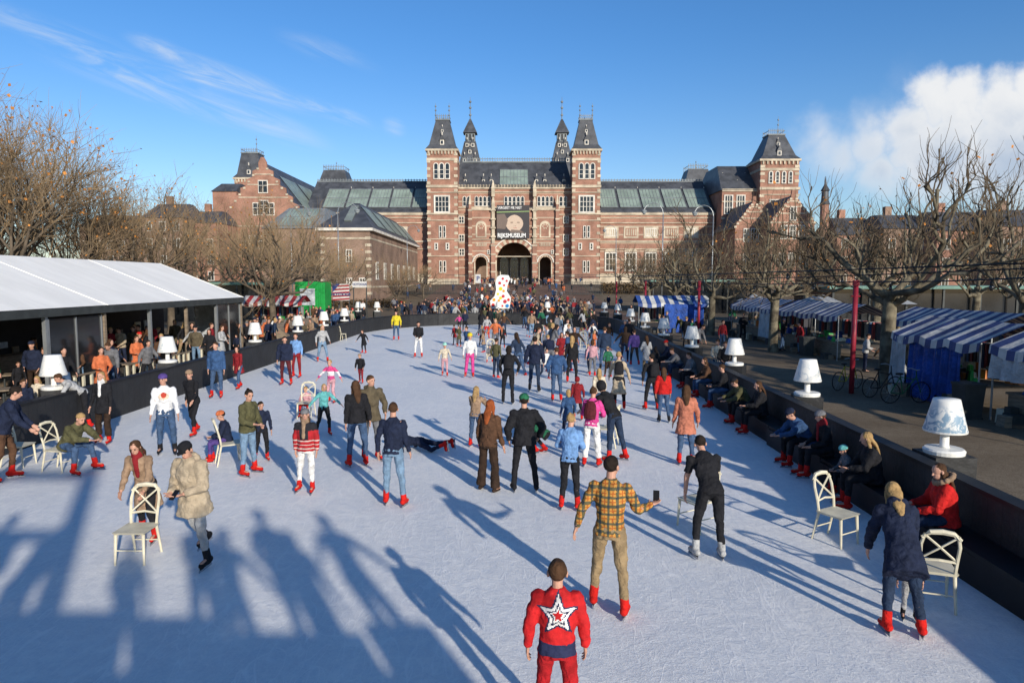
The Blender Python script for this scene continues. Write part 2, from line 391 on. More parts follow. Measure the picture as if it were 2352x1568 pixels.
for k,(px,py) in enumerate(((2163,1040),(1848,908),(1688,838),(1591,797),(1526,770),(1484,752),(1447,738),(1419,722),(1388,717),(118,893),(376,832),(531,785),(640,762),(716,748),(778,737),(823,714),(866,711),(1257,705),(1145,708))):
    x,y=G(px,py,1.1)
    if x>0 and y<50: x=wx(y)+.6
    elif x<0 and y<50: x=-12.0
    if y>58: y=min(y,64.5); x=X(px,y,720)
    clone(LA if k in(0,) else LB,(x,y,0),rot=k*1.3)
wipe(LA); wipe(LB)
# ---------------------------------------------------------------- museum
MO=(0,160,3.2)
mus=E('museum_building',MO,'large ornate brick museum with slate roofs and four spires','building')
D=160
def mx(px,d=D,py=500): return X(px,d,py)
def mz(py,d=D): return Z(py,d)
def finish(b,name,mats,parent=mus,org=MO,**kw): return b.done(name,mats,parent,org,**kw)
def win(par,px0,px1,pt,pb,d,arch=False,n=1,rows=2,org=MO,x0=None,x1=None,fw=.22):
    b=MB(); x0=mx(px0,d) if x0 is None else x0; x1=mx(px1,d) if x1 is None else x1; z1=mz(pt,d); z0=mz(pb,d); w=x1-x0
    b.box(x0,x1,d-.06,d+.1,z0,z1,1)
    b.box(x0-fw,x0,d-.22,d+.1,z0-fw,z1+(0 if arch else fw)); b.box(x1,x1+fw,d-.22,d+.1,z0-fw,z1+(0 if arch else fw))
    b.box(x0,x1,d-.25,d+.1,z0-fw,z0)
    if not arch: b.box(x0,x1,d-.22,d+.1,z1,z1+fw)
    else:
        k=8; r=w/2; R=r+fw; cx=(x0+x1)/2
        b.ext([(cx+r*cos(pi*i/k),z1+r*sin(pi*i/k)) for i in range(k+1)],d-.06,d+.1,1)
        for i in range(k):
            a=pi*i/k; c=pi*(i+1)/k
            b.ext([(cx+r*cos(a),z1+r*sin(a)),(cx+R*cos(a),z1+R*sin(a)),(cx+R*cos(c),z1+R*sin(c)),(cx+r*cos(c),z1+r*sin(c))],d-.22,d+.1)
    for i in range(1,n):
        xx=x0+w*i/n; b.box(xx-.07,xx+.07,d-.16,d-.07,z0,z1)
    for i in range(1,rows):
        zz=z0+(z1-z0)*i/rows; b.box(x0,x1,d-.14,d-.075,zz-.05,zz+.05)
    return b.done('window',['white','glass'],par,org)
def band(b,px0,px1,pt,pb,d,out=.3,mi=0,x0=None,x1=None,dd=.3):
    b.box(mx(px0,d) if x0 is None else x0,mx(px1,d) if x1 is None else x1,d-out,d+dd,mz(pb,d),mz(pt,d),mi)
def finial(b,x,y,z0,z1,r=.12,mi=0):
    b.tube((x,y,z0),(x,y,z1),r,r*.3,6,False,mi=mi); h=z1-z0
    for t in (.25,.55,.8): b.ell(V((x,y,z0+h*t)),V((r*2.4,0,0)),V((0,r*2.4,0)),V((0,0,r*2.2)),6,mi)
def crest(b,x0,x1,y0,y1,z,h,mi=0,step=.45):
    for yy in (y0,y1):
        b.box(x0,x1,yy-.04,yy+.04,z+h*.6,z+h*.7,mi); x=x0
        while x<=x1: b.box(x-.06,x+.06,yy-.05,yy+.05,z,z+h,mi); x+=step
    for xx in (x0,x1):
        b.box(xx-.04,xx+.04,y0,y1,z+h*.6,z+h*.7,mi)
def dormer(par,x,y,z,s=1.0,org=MO):
    b=MB(); b.box(x-.45*s,x+.45*s,y-.5*s,y+1.2*s,z,z+1.1*s,0); b.box(x-.25*s,x+.25*s,y-.56*s,y-.5*s,z+.2*s,z+.9*s,1)
    b.ext([(x-.6*s,z+1.1*s),(x+.6*s,z+1.1*s),(x,z+2.2*s)],y-.6*s,y+1.2*s,2); finial(b,x,y-.3*s,z+2.1*s,z+2.9*s,.07*s,0)
    b.done('dormer',['white','glass','slate'],par,org)
def tower(px0,px1,pwall,proof,pfin,pbase,d,nm='tower',top=.45,fins=2,org=MO,par=mus,depth=None):
    x0=mx(px0,d,400);x1=mx(px1,d,400); w=x1-x0; dep=depth or w; zb=mz(pbase,d); zw=mz(pwall,d); zr=mz(proof,d)
    b=MB(); b.box(x0,x1,d,d+dep,zb,zw,0)
    q=w*.12
    for xa in (x0-.08,x1-q+.08):
        z=zb; i=0
        while z<zw-.8:
            if i%2: b.box(xa,xa+q,d-.1,d+.5,z,z+.6,1)
            z+=.8; i+=1
    b.box(x0-.1,x1+.1,d-.12,d+dep+.1,mz(pwall+22,d),mz(pwall+16,d),1)
    t=b.done(nm,['brick','stone'],par,org)
    b=MB(); b.box(x0-.35,x1+.35,d-.35,d+dep+.35,zw,zw+.45,0)
    for i in range(9):
        xx=x0+w*(i+.5)/9; b.box(xx-.16,xx+.16,d-.3,d-.0,zw-.7,zw,0)
    b.done('cornice',['stone'],t,org)
    cx=(x0+x1)/2; cy=d+dep/2; a=w*top/2
    b=MB(); zz=zw+.45; zm=zz+(zr-zz)*.16
    b.fr(x0-.3,x1+.3,d-.3,d+dep+.3,zz,x0+w*.07,x1-w*.07,d+w*.07,d+dep-w*.07,zm)
    b.fr(x0+w*.07,x1-w*.07,d+w*.07,d+dep-w*.07,zm,cx-a,cx+a,cy-a,cy+a,zr)
    rf=b.done('tower_roof','slate',t,org)
    b=MB(); b.box(cx-a-.15,cx+a+.15,cy-a-.15,cy+a+.15,zr,zr+.25); crest(b,cx-a,cx+a,cy-a,cy+a,zr+.25,1.1)
    zf=mz(pfin,d)
    if fins==2: finial(b,cx-a,cy-a,zr+.2,zf,.09); finial(b,cx+a,cy-a,zr+.2,zf,.09)
    elif fins==1: finial(b,cx+a*.5,cy,zr+.2,zf,.09)
    b.done('roof_cresting','lead',rf,org)
    dormer(rf,cx,d+w*.12,zm-.1,1.0,org); dormer(rf,cx,d+w*.22,zm+(zr-zm)*.5,.6,org)
    return t
xL=mx(1048);xR=mx(1316)
ACX=mx(1181,D,600); AR=mx(1221,D,600)-ACX; zspring=mz(598)
def archpts(cx,r,z0,zs,k=14): return [(cx-r,z0)]+[(cx-r*cos(pi*i/k),zs+r*sin(pi*i/k)) for i in range(k+1)]+[(cx+r,z0)]
zb=3.0
side=[(mx(1105,D,610),(mx(1118,D,610)-mx(1105,D,610)),mz(603)),(mx(1252,D,610),(mx(1265,D,610)-mx(1252,D,610)),mz(603))]
b=MB(); poly=[(xL,zb)]
for cx_,r_,zs_ in (side[0],(ACX,AR,zspring),side[1]): poly+=archpts(cx_,r_,zb,zs_)
poly+=[(xR,zb),(xR,mz(430)),(xL,mz(430))]
b.ext(poly,D,D+1.5,0)
finish(b,'wall',['brickst'])
b=MB(); b.box(xL,xR,D+12,D+40,zb,mz(430)-.1,0); b.box(xL,xR,D+1.6,D+12,mz(545),mz(432),0); finish(b,'inner_wall',['brickb'])
for px in (1158,1181,1204): win(mus,px-8,px+8,600,640,D+11.5,True,2,3)
PD=D-1.2
b=MB(); x0=mx(1078,PD);x1=mx(1284,PD)
poly=[(x0,zb)]+archpts(side[0][0],side[0][1]+.1,zb,side[0][2])+archpts(ACX,AR+.25,zb,zspring)+archpts(side[1][0],side[1][1]+.1,zb,side[1][2])+[(x1,zb),(x1,mz(478,PD)),(x0,mz(478,PD))]
b.ext(poly,PD,D-.01,0); finish(b,'entrance_front',['brickst'])
b=MB()
for cx_,r_,zs_,wd in ((ACX,AR,zspring,1.0),(side[0][0],side[0][1],side[0][2],.4),(side[1][0],side[1][1],side[1][2],.4)):
    k=22
    for i in range(k):
        a=pi*i/k; c=pi*(i+1)/k; r=r_; R=r+wd
        b.ext([(cx_+r*cos(a),zs_+r*sin(a)),(cx_+R*cos(a),zs_+R*sin(a)),(cx_+R*cos(c),zs_+R*sin(c)),(cx_+r*cos(c),zs_+r*sin(c))],PD-.3,PD+.3,i%2)
    b.box(cx_-r_-wd*.6,cx_-r_,PD-.3,PD+.3,zb,zs_); b.box(cx_+r_,cx_+r_+wd*.6,PD-.3,PD+.3,zb,zs_)
    R=r_+wd
    for i in range(k):
        a=pi*i/k; c=pi*(i+1)/k; S=R+.25
        b.ext([(cx_+R*cos(a),zs_+R*sin(a)),(cx_+S*cos(a),zs_+S*sin(a)),(cx_+S*cos(c),zs_+S*sin(c)),(cx_+R*cos(c),zs_+R*sin(c))],PD-.5,PD+.2,2)
finish(b,'arch_surround',['stone','brick','white'])
for px in (1080,1133,1228,1280):
    b=MB(); x=mx(px,PD); mid_=px in(1133,1228); w=.5 if mid_ else .38
    zt=mz(560 if mid_ else 480,PD)
    b.box(x-w,x+w,PD-.7,PD-.02,zb,zt,1)
    b.box(x-w*.7,x+w*.7,PD-.55,PD-.02,zt,mz(470,PD),1 if not mid_ else 0)
    for zz in range(4,22,2):
        if zz+.3<mz(470,PD): b.box(x-w-.08,x+w+.08,PD-.78,PD,zz,zz+.35,0)
    b.fr(x-w*.8,x+w*.8,PD-.6,PD+.3,mz(470,PD),x-.1,x+.1,PD-.2,PD-.05,mz(448,PD),0)
    if mid_:
        b.box(x-.38,x+.38,PD-.5,PD+.4,mz(452,PD),mz(434,PD)); b.fr(x-.45,x+.45,PD-.6,PD+.5,mz(434,PD),x-.05,x+.05,PD-.15,PD-.05,mz(414,PD))
    finish(b,'stone_pier',['stone','brick'])
for pt,pb in ((478,483),(549,551),(588,590)):
    b=MB(); band(b,1076,1286,pt,pb,PD,.22,dd=.0,x0=x0-.1,x1=x1+.1); finish(b,'stone_band',['stone'])
for pt,pb in ((430,434),(440,442),(475,478),(492,494)):
    b=MB(); band(b,0,0,pt,pb,D,.26,x0=xL,x1=xR,dd=0); finish(b,'stone_band',['stone'])
b=MB(); crest(b,xL,xR,D-.2,D+.2,mz(430),.6,step=.7); finish(b,'parapet',['stone'])
for px in (1105,1252):
    b=MB(); xx=mx(px,PD); r=1.25
    b.ext([(xx-r,mz(546,PD)),(xx+r,mz(546,PD))]+[(xx+r*cos(pi*i/10),mz(520,PD)+r*sin(pi*i/10)) for i in range(11)],PD-.12,PD)
    b.ext([(xx-r*.7,mz(543,PD)),(xx+r*.7,mz(543,PD))]+[(xx+r*.7*cos(pi*i/10),mz(522,PD)+r*.7*sin(pi*i/10)) for i in range(11)],PD-.15,PD-.12,1)
    for i in range(6):
        a=2*pi*i/6; b.tube((xx+.5*cos(a),PD-.17,mz(520,PD)+.5*sin(a)),(xx+.5*cos(a),PD-.2,mz(520,PD)+.5*sin(a)),.16,.16,10,False,mi=0)
    b.box(xx-r,xx+r,PD-.13,PD,mz(565,PD),mz(557,PD))
    for i in range(6): b.box(xx-1.1+i*.38,xx-.95+i*.38,PD-.17,PD-.13,mz(564,PD),mz(558,PD),1)
    finish(b,'blind_window',['stone','brick'])
    for k in (-1,1): win(mus,px-7+k*22-0,px-3+k*22,575,583,PD,fw=.12)
for c0,n in ((1072,2),(1109,4),(1181,5),(1252,4),(1293,2)):
    for i in range(n):
        px=c0+(i-(n-1)/2)*9.5
        win(mus,px-3,px+3,455,473,D,True,1,2,fw=.14)
for px in (1060,1300):
    for pt in (498,540,572): win(mus,px-5,px+5,pt,pt+14,D,False,2,2,fw=.18)
b=MB(); zr=mz(374,D+8)
b.fr(xL,xR,D,D+40,mz(430),xL+1,xR-1,D+8,D+32,zr)
cr_=finish(b,'roof',['slate'])
b=MB(); b.box(xL+1,xR-1,D+7.8,D+8.3,zr,zr+.35); crest(b,xL+1,xR-1,D+8,D+8.4,zr+.35,.9,step=.6); b.done('roof_cresting','lead',cr_,MO)
def slopept(t,z0,y0,z1,y1): return y0+(y1-y0)*t, z0+(z1-z0)*t
def skylight(par,xa,xb,y0,z0,y1,z1,t0=.12,t1=.85,n=6,org=MO):
    b=MB(); dy=y1-y0;dz=z1-z0;L=sqrt(dy*dy+dz*dz); nx_=V((0,-dz/L,dy/L))
    def P(x,t,o): yy,zz=slopept(t,z0,y0,z1,y1); return (x,yy+nx_.y*o,zz+nx_.z*o)
    def slab(xa,xb,ta,tb,o0,o1,mi):
        vs=[P(xa,ta,o0),P(xb,ta,o0),P(xb,tb,o0),P(xa,tb,o0),P(xa,ta,o1),P(xb,ta,o1),P(xb,tb,o1),P(xa,tb,o1)]
        b.add(vs,[(3,2,1,0),(4,5,6,7),(0,1,5,4),(1,2,6,5),(2,3,7,6),(3,0,4,7)],mi)
    slab(xa,xb,t0,t1,-.1,.15,0)
    for i in range(n+1):
        x=xa+(xb-xa)*i/n; slab(x-.04,x+.04,t0,t1,.15,.2,1)
    for t in (t0,t1,(t0+t1)/2): slab(xa,xb,t-.01,t+.01,.15,.22,1)
    b.done('skylight',['glassroof','lead'],par,org)
skylight(cr_,mx(1148),mx(1213),D,mz(430),D+8,zr,.08,.68,8)
for px in (1068,1110,1128,1233,1252,1296): dormer(cr_,mx(px),D+2.2,mz(418),.75)
for a,c in ((981,1050),(1315,1379)):
    t=tower(a,c,347,272,232,660,D-3)
    d=D-3; m=(a+c)/2
    for i in range(3): win(t,m-17+i*13,m-9+i*13,380,410,d,True,1,3,fw=.2)
    win(t,m-15,m+15,452,486,d,False,4,3,fw=.35)
    for i in range(2):
        win(t,m-6+i*9,m-2+i*9,520,545,d,False,1,2,fw=.15)
        win(t,m-6+i*9,m-2+i*9,600,625,d,False,1,2,fw=.15)
    win(t,m-16,m-12,560,572,d); win(t,m+10,m+14,560,572,d)
    x0=mx(a,d,450);x1=mx(c,d,450)
    for pt,pb in ((425,431),(441,443),(489,493),(505,507),(548,550),(587,589),(640,660)):
        b=MB(); band(b,0,0,pt,pb,d,.2,x0=x0-.15,x1=x1+.15,dd=6); b.done('stone_band','stone',t,MO)
def spire(px,d):
    x=mx(px,d,350); w=mx(px+27,d,370)-x; zb_=mz(385,d); t=MB()
    t.box(x-w,x+w,d,d+2*w,zb_-10,zb_); cy=d+w
    t.fr(x-w,x+w,cy-w,cy+w,zb_,x-w*.5,x+w*.5,cy-w*.5,cy+w*.5,mz(322,d))
    t.box(x-w*.42,x+w*.42,cy-w*.42,cy+w*.42,mz(322,d),mz(302,d),1)
    t.fr(x-w*.6,x+w*.6,cy-w*.6,cy+w*.6,mz(302,d),x-.25,x+.25,cy-.25,cy+.25,mz(268,d))
    finial(t,x,cy,mz(272,d),mz(216,d),.16,1)
    o=t.done('spire',['slate','lead'],mus,MO)
    for k,py in ((-.45,372),(.45,372),(0,352),(-.25,336),(.25,336)): dormer(o,x+w*k,cy-w*(.95-(385-py)/63*.5),mz(py,d),.95)
    for k in (-1,0,1):
        b=MB(); b.box(x+k*w*.28-.22,x+k*w*.28+.22,cy-w*.42-.05,cy-w*.42+.02,mz(320,d),mz(305,d)); b.done('opening','dark',o,MO)
spire(1079,196); spire(1292,196)
for a,c,panels in ((700,981,((738,786),(791,838),(843,888),(893,940),(945,978))),(1379,1642,((1382,1421),(1427,1475),(1480,1527),(1533,1580),(1586,1635)))):
    x0=mx(a);x1=mx(c); b=MB(); b.box(x0,x1,D,D+22,zb,mz(490),0); finish(b,'wing_wall',['brickst' if a>1000 else 'brick'])
    b=MB(); zr2=mz(417,D+11); b.fr(x0,x1,D-.3,D+24,mz(489),x0,x1,D+11,D+13,zr2); rf=finish(b,'wing_roof',['slate'])
    for p,q in panels: skylight(rf,mx(p),mx(q),D-.3,mz(489),D+11,zr2,.15,.72,6)
    for p,q in panels: dormer(rf,mx(q+3),D+8.6,mz(432),.5)
    b=MB(); crest(b,x0,x1,D+11.5,D+11.9,zr2,.7,step=.7); b.box(x0,x1,D+10.8,D+12.2,zr2-.1,zr2+.1); b.done('roof_cresting','lead',rf,MO)
    for pt,pb in ((488,494),(499,501),(511,513),(553,556),(571,573),(628,650)):
        b=MB(); band(b,0,0,pt,pb,D,.25,x0=x0,x1=x1,dd=.0); finish(b,'stone_band',['stone'])
    px=1404 if a>1000 else 735; k=0
    while px<c-20:
        if a>1000 or px>850:
            win(mus,px-11,px+11,582,620,D,False,3,3,fw=.3)
            b=MB(); b.box(mx(px-17),mx(px+17),D-.1,D,mz(547),mz(520)); b.box(mx(px-13),mx(px+13),D-.14,D-.1,mz(543),mz(524),1)
            for i in range(5): b.box(mx(px-11+i*5),mx(px-8+i*5),D-.18,D-.14,mz(541),mz(526),0)
            finish(b,'relief_panel',['stone','brick' if k%2 else 'white'])
            r=mx(px+11)-mx(px); b=MB(); b.ext([(mx(px)+(r+.4)*cos(pi*i/10),mz(578)+(r+.4)*sin(pi*i/10)*.5) for i in range(11)],D-.2,D); finish(b,'tympanum',['stone'])
        px+=46; k+=1
for px0,px1,pt,pb in ((725,806,388,440),(1568,1643,386,440)):
    d=D+26; x0=mx(px0,d);x1=mx(px1,d); b=MB(); w=(x1-x0); b.fr(x0,x1,d,d+w,mz(pb,d)-.0,x0+w*.2,x1-w*.2,d+w*.2,d+w*.8,mz(pt,d))
    b.box(x0,x1,d,d+w,mz(pb+60,d),mz(pb,d)); o=finish(b,'corner_roof',['slate'])
    b=MB(); crest(b,x0+w*.2,x1-w*.2,d+w*.2,d+w*.8,mz(pt,d),1.4); finial(b,(x0+x1)/2,d+w*.5,mz(pt,d),mz(pt-25,d),.08); b.done('roof_cresting','lead',o,MO)
b=MB(); x0=mx(1645);x1=mx(1760); b.box(x0,x1,D-4,D+25,zb,mz(437,D-4),0); finish(b,'pavilion_wall',['brick'])
b=MB(); b.fr(x0-.3,x1,D-4.3,D+20,mz(437,D-4),x0+.8,x1,D+3,D+12,mz(382,D+3)); o=finish(b,'pavilion_roof',['slate'])
for px,py in ((1672,400),(1700,420),(1725,400)): dormer(o,mx(px,D-4),D-3+ (437-py)/9,mz(py+8,D-2),.55)
d=D-4
for pt,pb in ((434,440),(462,464),(500,503),(545,548)):
    b=MB(); band(b,0,0,pt,pb,d,.2,x0=x0,x1=x1,dd=0); finish(b,'stone_band',['stone'])
for px in (1672,1700): win(mus,px-8,px+8,450,490,d,False,3,3)
for px in (1662,1685,1708): win(mus,px-6,px+6,580,615,d,False,2,3)
t=tower(1747,1835,370,305,256,660,D-6,fins=1,top=.42)
for i in range(4): win(t,1764+i*15,1770+i*15,398,420,D-6,True,1,3,fw=.2)
win(t,1768,1812,460,480,D-6,False,4,2); win(t,1768,1812,520,550,D-6,False,4,2)
for pt,pb in ((430,436),(446,448),(500,503),(600,603)):
    b=MB(); band(b,0,0,pt,pb,D-6,.2,x0=mx(1747,D-6),x1=mx(1835,D-6),dd=6); b.done('stone_band','stone',t,MO)
def gable(name,px0,px1,peave,pridge,d,dep,lab,steps=True,mt='brick',wins=((.25,.3),(.5,.3),(.75,.3),(.5,.65)),glassr=False,ridgeoff=.5):
    x0=mx(px0,d,480);x1=mx(px1,d,480); ze=mz(peave,d); zr=mz(pridge,d); z0=gz(d)-.1; w=x1-x0; cx=x0+w*ridgeoff; o=(cx,d,z0)
    e=E(name,o,lab,'building')
    b=MB(); pts=[(x0,z0),(x1,z0),(x1,ze)]
    if steps:
        k=6
        for i in range(k):
            xx=x1+(cx-x1)*(i+.35)/k; z_=ze+(zr-ze)*(i+.95)/k; zp=ze+(zr-ze)*(i)/k+.5
            pts+=[(xx,zp),(xx,z_)]
        pts+=[(cx+.3,zr+1),(cx-.3,zr+1)]
        for i in range(k-1,-1,-1):
            xx=x0+(cx-x0)*(i+.35)/k; z_=ze+(zr-ze)*(i+.95)/k; zp=ze+(zr-ze)*(i)/k+.5
            pts+=[(xx,z_),(xx,zp)]
    else: pts+=[(cx,zr)]
    pts+=[(x0,ze)]
    b.ext(pts,d,d+.5,0); b.box(x0,x0+.4,d+.5,d+dep,z0,ze); b.box(x1-.4,x1,d+.5,d+dep,z0,ze); b.box(x0,x1,d+dep-.4,d+dep,z0,ze)
    b.done('wall',mt,e,o)
    b=MB()
    for sx,xe in ((-1,x0),(1,x1)):
        q=xe+sx*.4
        b.add([(q,d+.3,ze-.2),(cx,d+.3,zr),(cx,d+dep,zr),(q,d+dep,ze-.2),(q,d+.3,ze-.5),(cx,d+.3,zr-.3),(cx,d+dep,zr-.3),(q,d+dep,ze-.5)],[(0,1,2,3),(4,5,6,7),(0,1,5,4),(2,3,7,6),(0,3,7,4)])
    rf=b.done('roof','slate',e,o)
    if glassr:
        for i in range(3):
            ya=d+dep*(.12+i*.28); yb=ya+dep*.24; b=MB()
            def Q(y,t,of): return (x1+.4+(cx-x1-.4)*t+of*.6,y,ze-.2+(zr-ze+.2)*t+of*.8)
            b.add([Q(ya,.15,.12),Q(yb,.15,.12),Q(yb,.8,.12),Q(ya,.8,.12)],[(0,1,2,3)],0)
            for k in range(7):
                y=ya+(yb-ya)*k/6; b.add([Q(y-.06,.15,.16),Q(y+.06,.15,.16),Q(y+.06,.8,.16),Q(y-.06,.8,.16)],[(0,1,2,3)],1)
            b.done('skylight',['glassroof','lead'],rf,o)
    zz=z0+3
    while zz<ze:
        b=MB(); b.box(x0-.05,x1+.05,d-.12,d,zz,zz+.22); b.done('stone_band','stone',e,o); zz+=3.2
    b=MB(); n=8
    for i in range(n):
        for sgn,xe in ((1,x1),(-1,x0)):
            t=i/n; xx=xe+(cx-xe)*t; b.box(xx-.25,xx+.25,d-.15,d,ze+(zr-ze)*t-.3,ze+(zr-ze)*t+.1)
    for t in (.3,.55,.75):
        hw=w/2*(1-t)-.3; b.box(cx-hw,cx+hw,d-.1,d,ze+(zr-ze)*t,ze+(zr-ze)*t+.22)
    b.done('gable_trim','stone',e,o,kind='stuff')
    hh=zr-z0
    for fx,fz in wins:
        xx=x0+w*fx; zc=z0+hh*fz; ww=min(.9,w*.06)
        b=MB(); b.box(xx-ww-.15,xx+ww+.15,d-.2,d,zc-1.4,zc+1.4,0); b.box(xx-ww,xx+ww,d-.22,d-.2,zc-1.2,zc+1.2,1); b.box(xx-.05,xx+.05,d-.25,d-.22,zc-1.2,zc+1.2,0); b.box(xx-ww,xx+ww,d-.25,d-.22,zc+.2,zc+.3,0)
        b.done('window',['white','glass'],e,o)
    return e
gable('gabled_house',1690,1775,520,462,142,14,'brick house with steep stepped gable beside the museum',wins=((.3,.3),(.5,.3),(.7,.3),(.5,.6),(.3,.6),(.7,.6)))
gable('gabled_house',1772,1872,510,448,136,14,'taller brick house with stepped gable and stone bands',wins=((.25,.3),(.5,.3),(.75,.3),(.5,.6),(.3,.6),(.7,.6),(.5,.8)))
gable('gabled_wing',520,692,490,372,150,45,'ornate brick museum wing with tall gable and glazed roof',wins=((.3,.35),(.42,.35),(.58,.35),(.7,.35),(.42,.62),(.5,.64),(.58,.62),(.5,.8)),glassr=True)
t=tower(538,602,412,350,305,660,176,fins=1,top=.6)
b=MB(); x0=mx(490,165);x1=mx(545,165); b.box(x0,x1,165,185,zb,mz(440,165),0); b.fr(x0-.3,x1,164.7,185,mz(440,165),x0+1,x1,168,180,mz(418,165),1); finish(b,'side_wall',['brick','slate'])
b=MB(); d=132; x=mx(1893,d)
def RR(z,q): return (V((x,d,z)),V((q,0,0)),V((0,q,0)))
b.loft([RR(3,.8),RR(mz(470,d),.8)],10,0); b.loft([RR(mz(470,d),1.0),RR(mz(462,d),.7),RR(mz(440,d),.6),RR(mz(438,d),.85),RR(mz(425,d),.25),RR(mz(405,d),.05)],10,1)
b.done('turret',['brick','slate'],org=(x,d,3),label='slim round brick turret with pointed slate roof',category='turret')
LO=(-26,100,1.0); lib=E('hipped_roof_building',LO,'brown brick building with slate and glass hipped roof','building')
xa=mx(735,100,560); xb=mx(850,100,560); ze=mz(530,100); y1=150
b=MB(); b.box(xa,xb,100,y1,.8,ze); b.done('wall','brickb',lib,LO)
b=MB(); zr=mz(467,108); b.fr(xa-.5,xb+.5,99.5,y1,ze+.4,xa+3.2,xb-3.2,108,y1-8,zr); b.box(xa-.5,xb+.5,99.5,y1,ze,ze+.4,1)
lr=b.done('roof',['slate','white'],lib,LO)
skylight(lr,xa+3.2,xb-3,99.5,ze+.4,108,zr,.25,.85,6,org=LO)
for i in range(5):
    ya=106+i*8.5; b=MB()
    def Q(y,t,o): return (xb+.5-3.7*t+o*.8,y,ze+.4+(zr-ze-.4)*t+o*.5)
    b.add([Q(ya,.15,.1),Q(ya+7,.15,.1),Q(ya+7,.85,.1),Q(ya,.85,.1)],[(0,1,2,3)],0)
    for k in range(8): y=ya+k; b.add([Q(y-.05,.15,.15),Q(y+.05,.15,.15),Q(y+.05,.85,.15),Q(y-.05,.85,.15)],[(0,1,2,3)],1)
    b.done('skylight',['glassroof','lead'],lr,LO)
b=MB()
for z in [2+i*1.0 for i in range(10)]:
    if z<ze-.3: b.box(xa-.06,xa+.7,99.9,100.5,z,z+.4); b.box(xb-.7,xb+.07,99.92,100.7,z,z+.4)
for z in (3.0,ze-1.2): b.box(xa-.03,xb+.05,99.93,y1,z,z+.25)
b.done('stone_trim','stone',lib,LO,kind='stuff')
for i in range(7):
    y=104+i*6.5
    b=MB(); b.box(xb,xb+.12,y-.2,y+1.8,4.2,6.9,0); b.box(xb+.12,xb+.15,y,y+1.6,4.4,6.7,1); b.box(xb+.15,xb+.2,y+.75,y+.85,4.4,6.7,0); b.box(xb+.15,xb+.2,y,y+1.6,5.8,5.9,0)
    b.done('window',['winwhite','glass'],lib,LO)
for px in (765,800,830): win(lib,px-5,px+5,640,656,100,False,2,2,org=LO,fw=.15)
win(lib,795,805,575,600,100,False,2,2,org=LO,fw=.15)
b=MB(); d=112; O2=(mx(660,d),d,1.5); e=E('low_brick_building',O2,'low brick building with pale green glass roof','building')
x0=mx(600,d);x1=mx(745,d); b.box(x0,x1,d,d+25,1,mz(525,d)); b.done('wall','brickb',e,O2); b=MB(); b.fr(x0,x1,d-.3,d+25,mz(525,d),x0+2,x1-2,d+8,d+15,mz(478,d+8)); r=b.done('roof','lead',e,O2)
skylight(r,x0+2.5,x1-2.5,d-.3,mz(525,d),d+8,mz(478,d+8),.1,.9,9,org=O2)
def house(px0,px1,pe,pr,d,lab,mt='brickb'):
    x0=mx(px0,d);x1=mx(px1,d); o=((x0+x1)/2,d,gz(d)-.2); e=E('brick_house',o,lab,'building'); ze=mz(pe,d); zr=mz(pr,d)
    b=MB(); b.box(x0,x1,d,d+12,gz(d)-.2,ze); b.done('wall',mt,e,o)
    b=MB(); b.fr(x0-.2,x1+.2,d-.3,d+12,ze,x0+1,x1-1,d+5,d+7,zr); r=b.done('roof','slate',e,o)
    b=MB(); b.box(x0+(x1-x0)*.3,x0+(x1-x0)*.3+1.2,d+5,d+6,zr-1,zr+1.6); b.done('chimney',mt,r,o)
    nx=max(2,int((x1-x0)/2.6)); z=gz(d)+1
    while z<ze-2:
        for i in range(nx):
            xx=x0+(x1-x0)*(i+.5)/nx
            b=MB(); b.box(xx-.62,xx+.62,d-.1,d,z,z+1.9,0); b.box(xx-.5,xx+.5,d-.13,d-.1,z+.12,z+1.78,1); b.box(xx-.04,xx+.04,d-.16,d-.13,z+.12,z+1.78,0)
            b.done('window',['winwhite','glass'],e,o)
        z+=3.3
house(325,420,500,462,135,'brown brick townhouse with slate roof behind bare trees')
house(422,500,512,480,140,'brick townhouse with white window frames and low roof','brick')
house(180,320,520,490,150,'row of brown brick townhouses with white windows')
house(1925,2030,540,495,128,'brick townhouse with dark roof and chimney','brick')
house(2032,2150,525,488,124,'brown brick townhouse with wide slate roof')
house(2155,2290,530,480,120,'red brick townhouse with slate roof behind trees','brick')
house(2295,2460,520,475,116,'brown brick townhouse with tall chimney')
# banner
b=MB(); d=PD-1.1; x0=mx(1141,d,510);x1=mx(1216,d,510);z0=mz(548,d);z1=mz(471,d); OB=((x0+x1)/2,d,z0)
ban=E('exhibition_banner',OB,'dark exhibition banner with pale portrait above entrance arch','banner')
b.box(x0,x1,d,d+.08,z0,z1); b.done('panel',flatc('banner_dark',(.045,.041,.045)),ban,OB)
b=MB(); w=x1-x0; h=z1-z0; cx=(x0+x1)/2; cz=z0+h*.45
b.ext([(cx+w*.04+w*.27*cos(2*pi*i/20)*(1-.15*sin(2*pi*i/20)**2),cz+h*.26*sin(2*pi*i/20)) for i in range(20)],d-.03,d); b.done('portrait_face',flatc('portrait_pale',(.52,.4,.31)),ban,OB)
b=MB(); b.ext([(x0+.01,z0+h*.3),(x0+w*.26,z0+h*.28),(x0+w*.34,z0+h*.55),(x0+w*.24,z0+h*.74),(x0+.01,z0+h*.72)],d-.04,d-.031); b.ext([(cx-w*.1,z0+h*.17),(cx+w*.36,z0+h*.17),(cx+w*.22,z0+h*.25),(cx-w*.05,z0+h*.27)],d-.05,d-.041)
b.done('portrait_shadow',flatc('portrait_shade',(.16,.12,.1)),ban,OB)
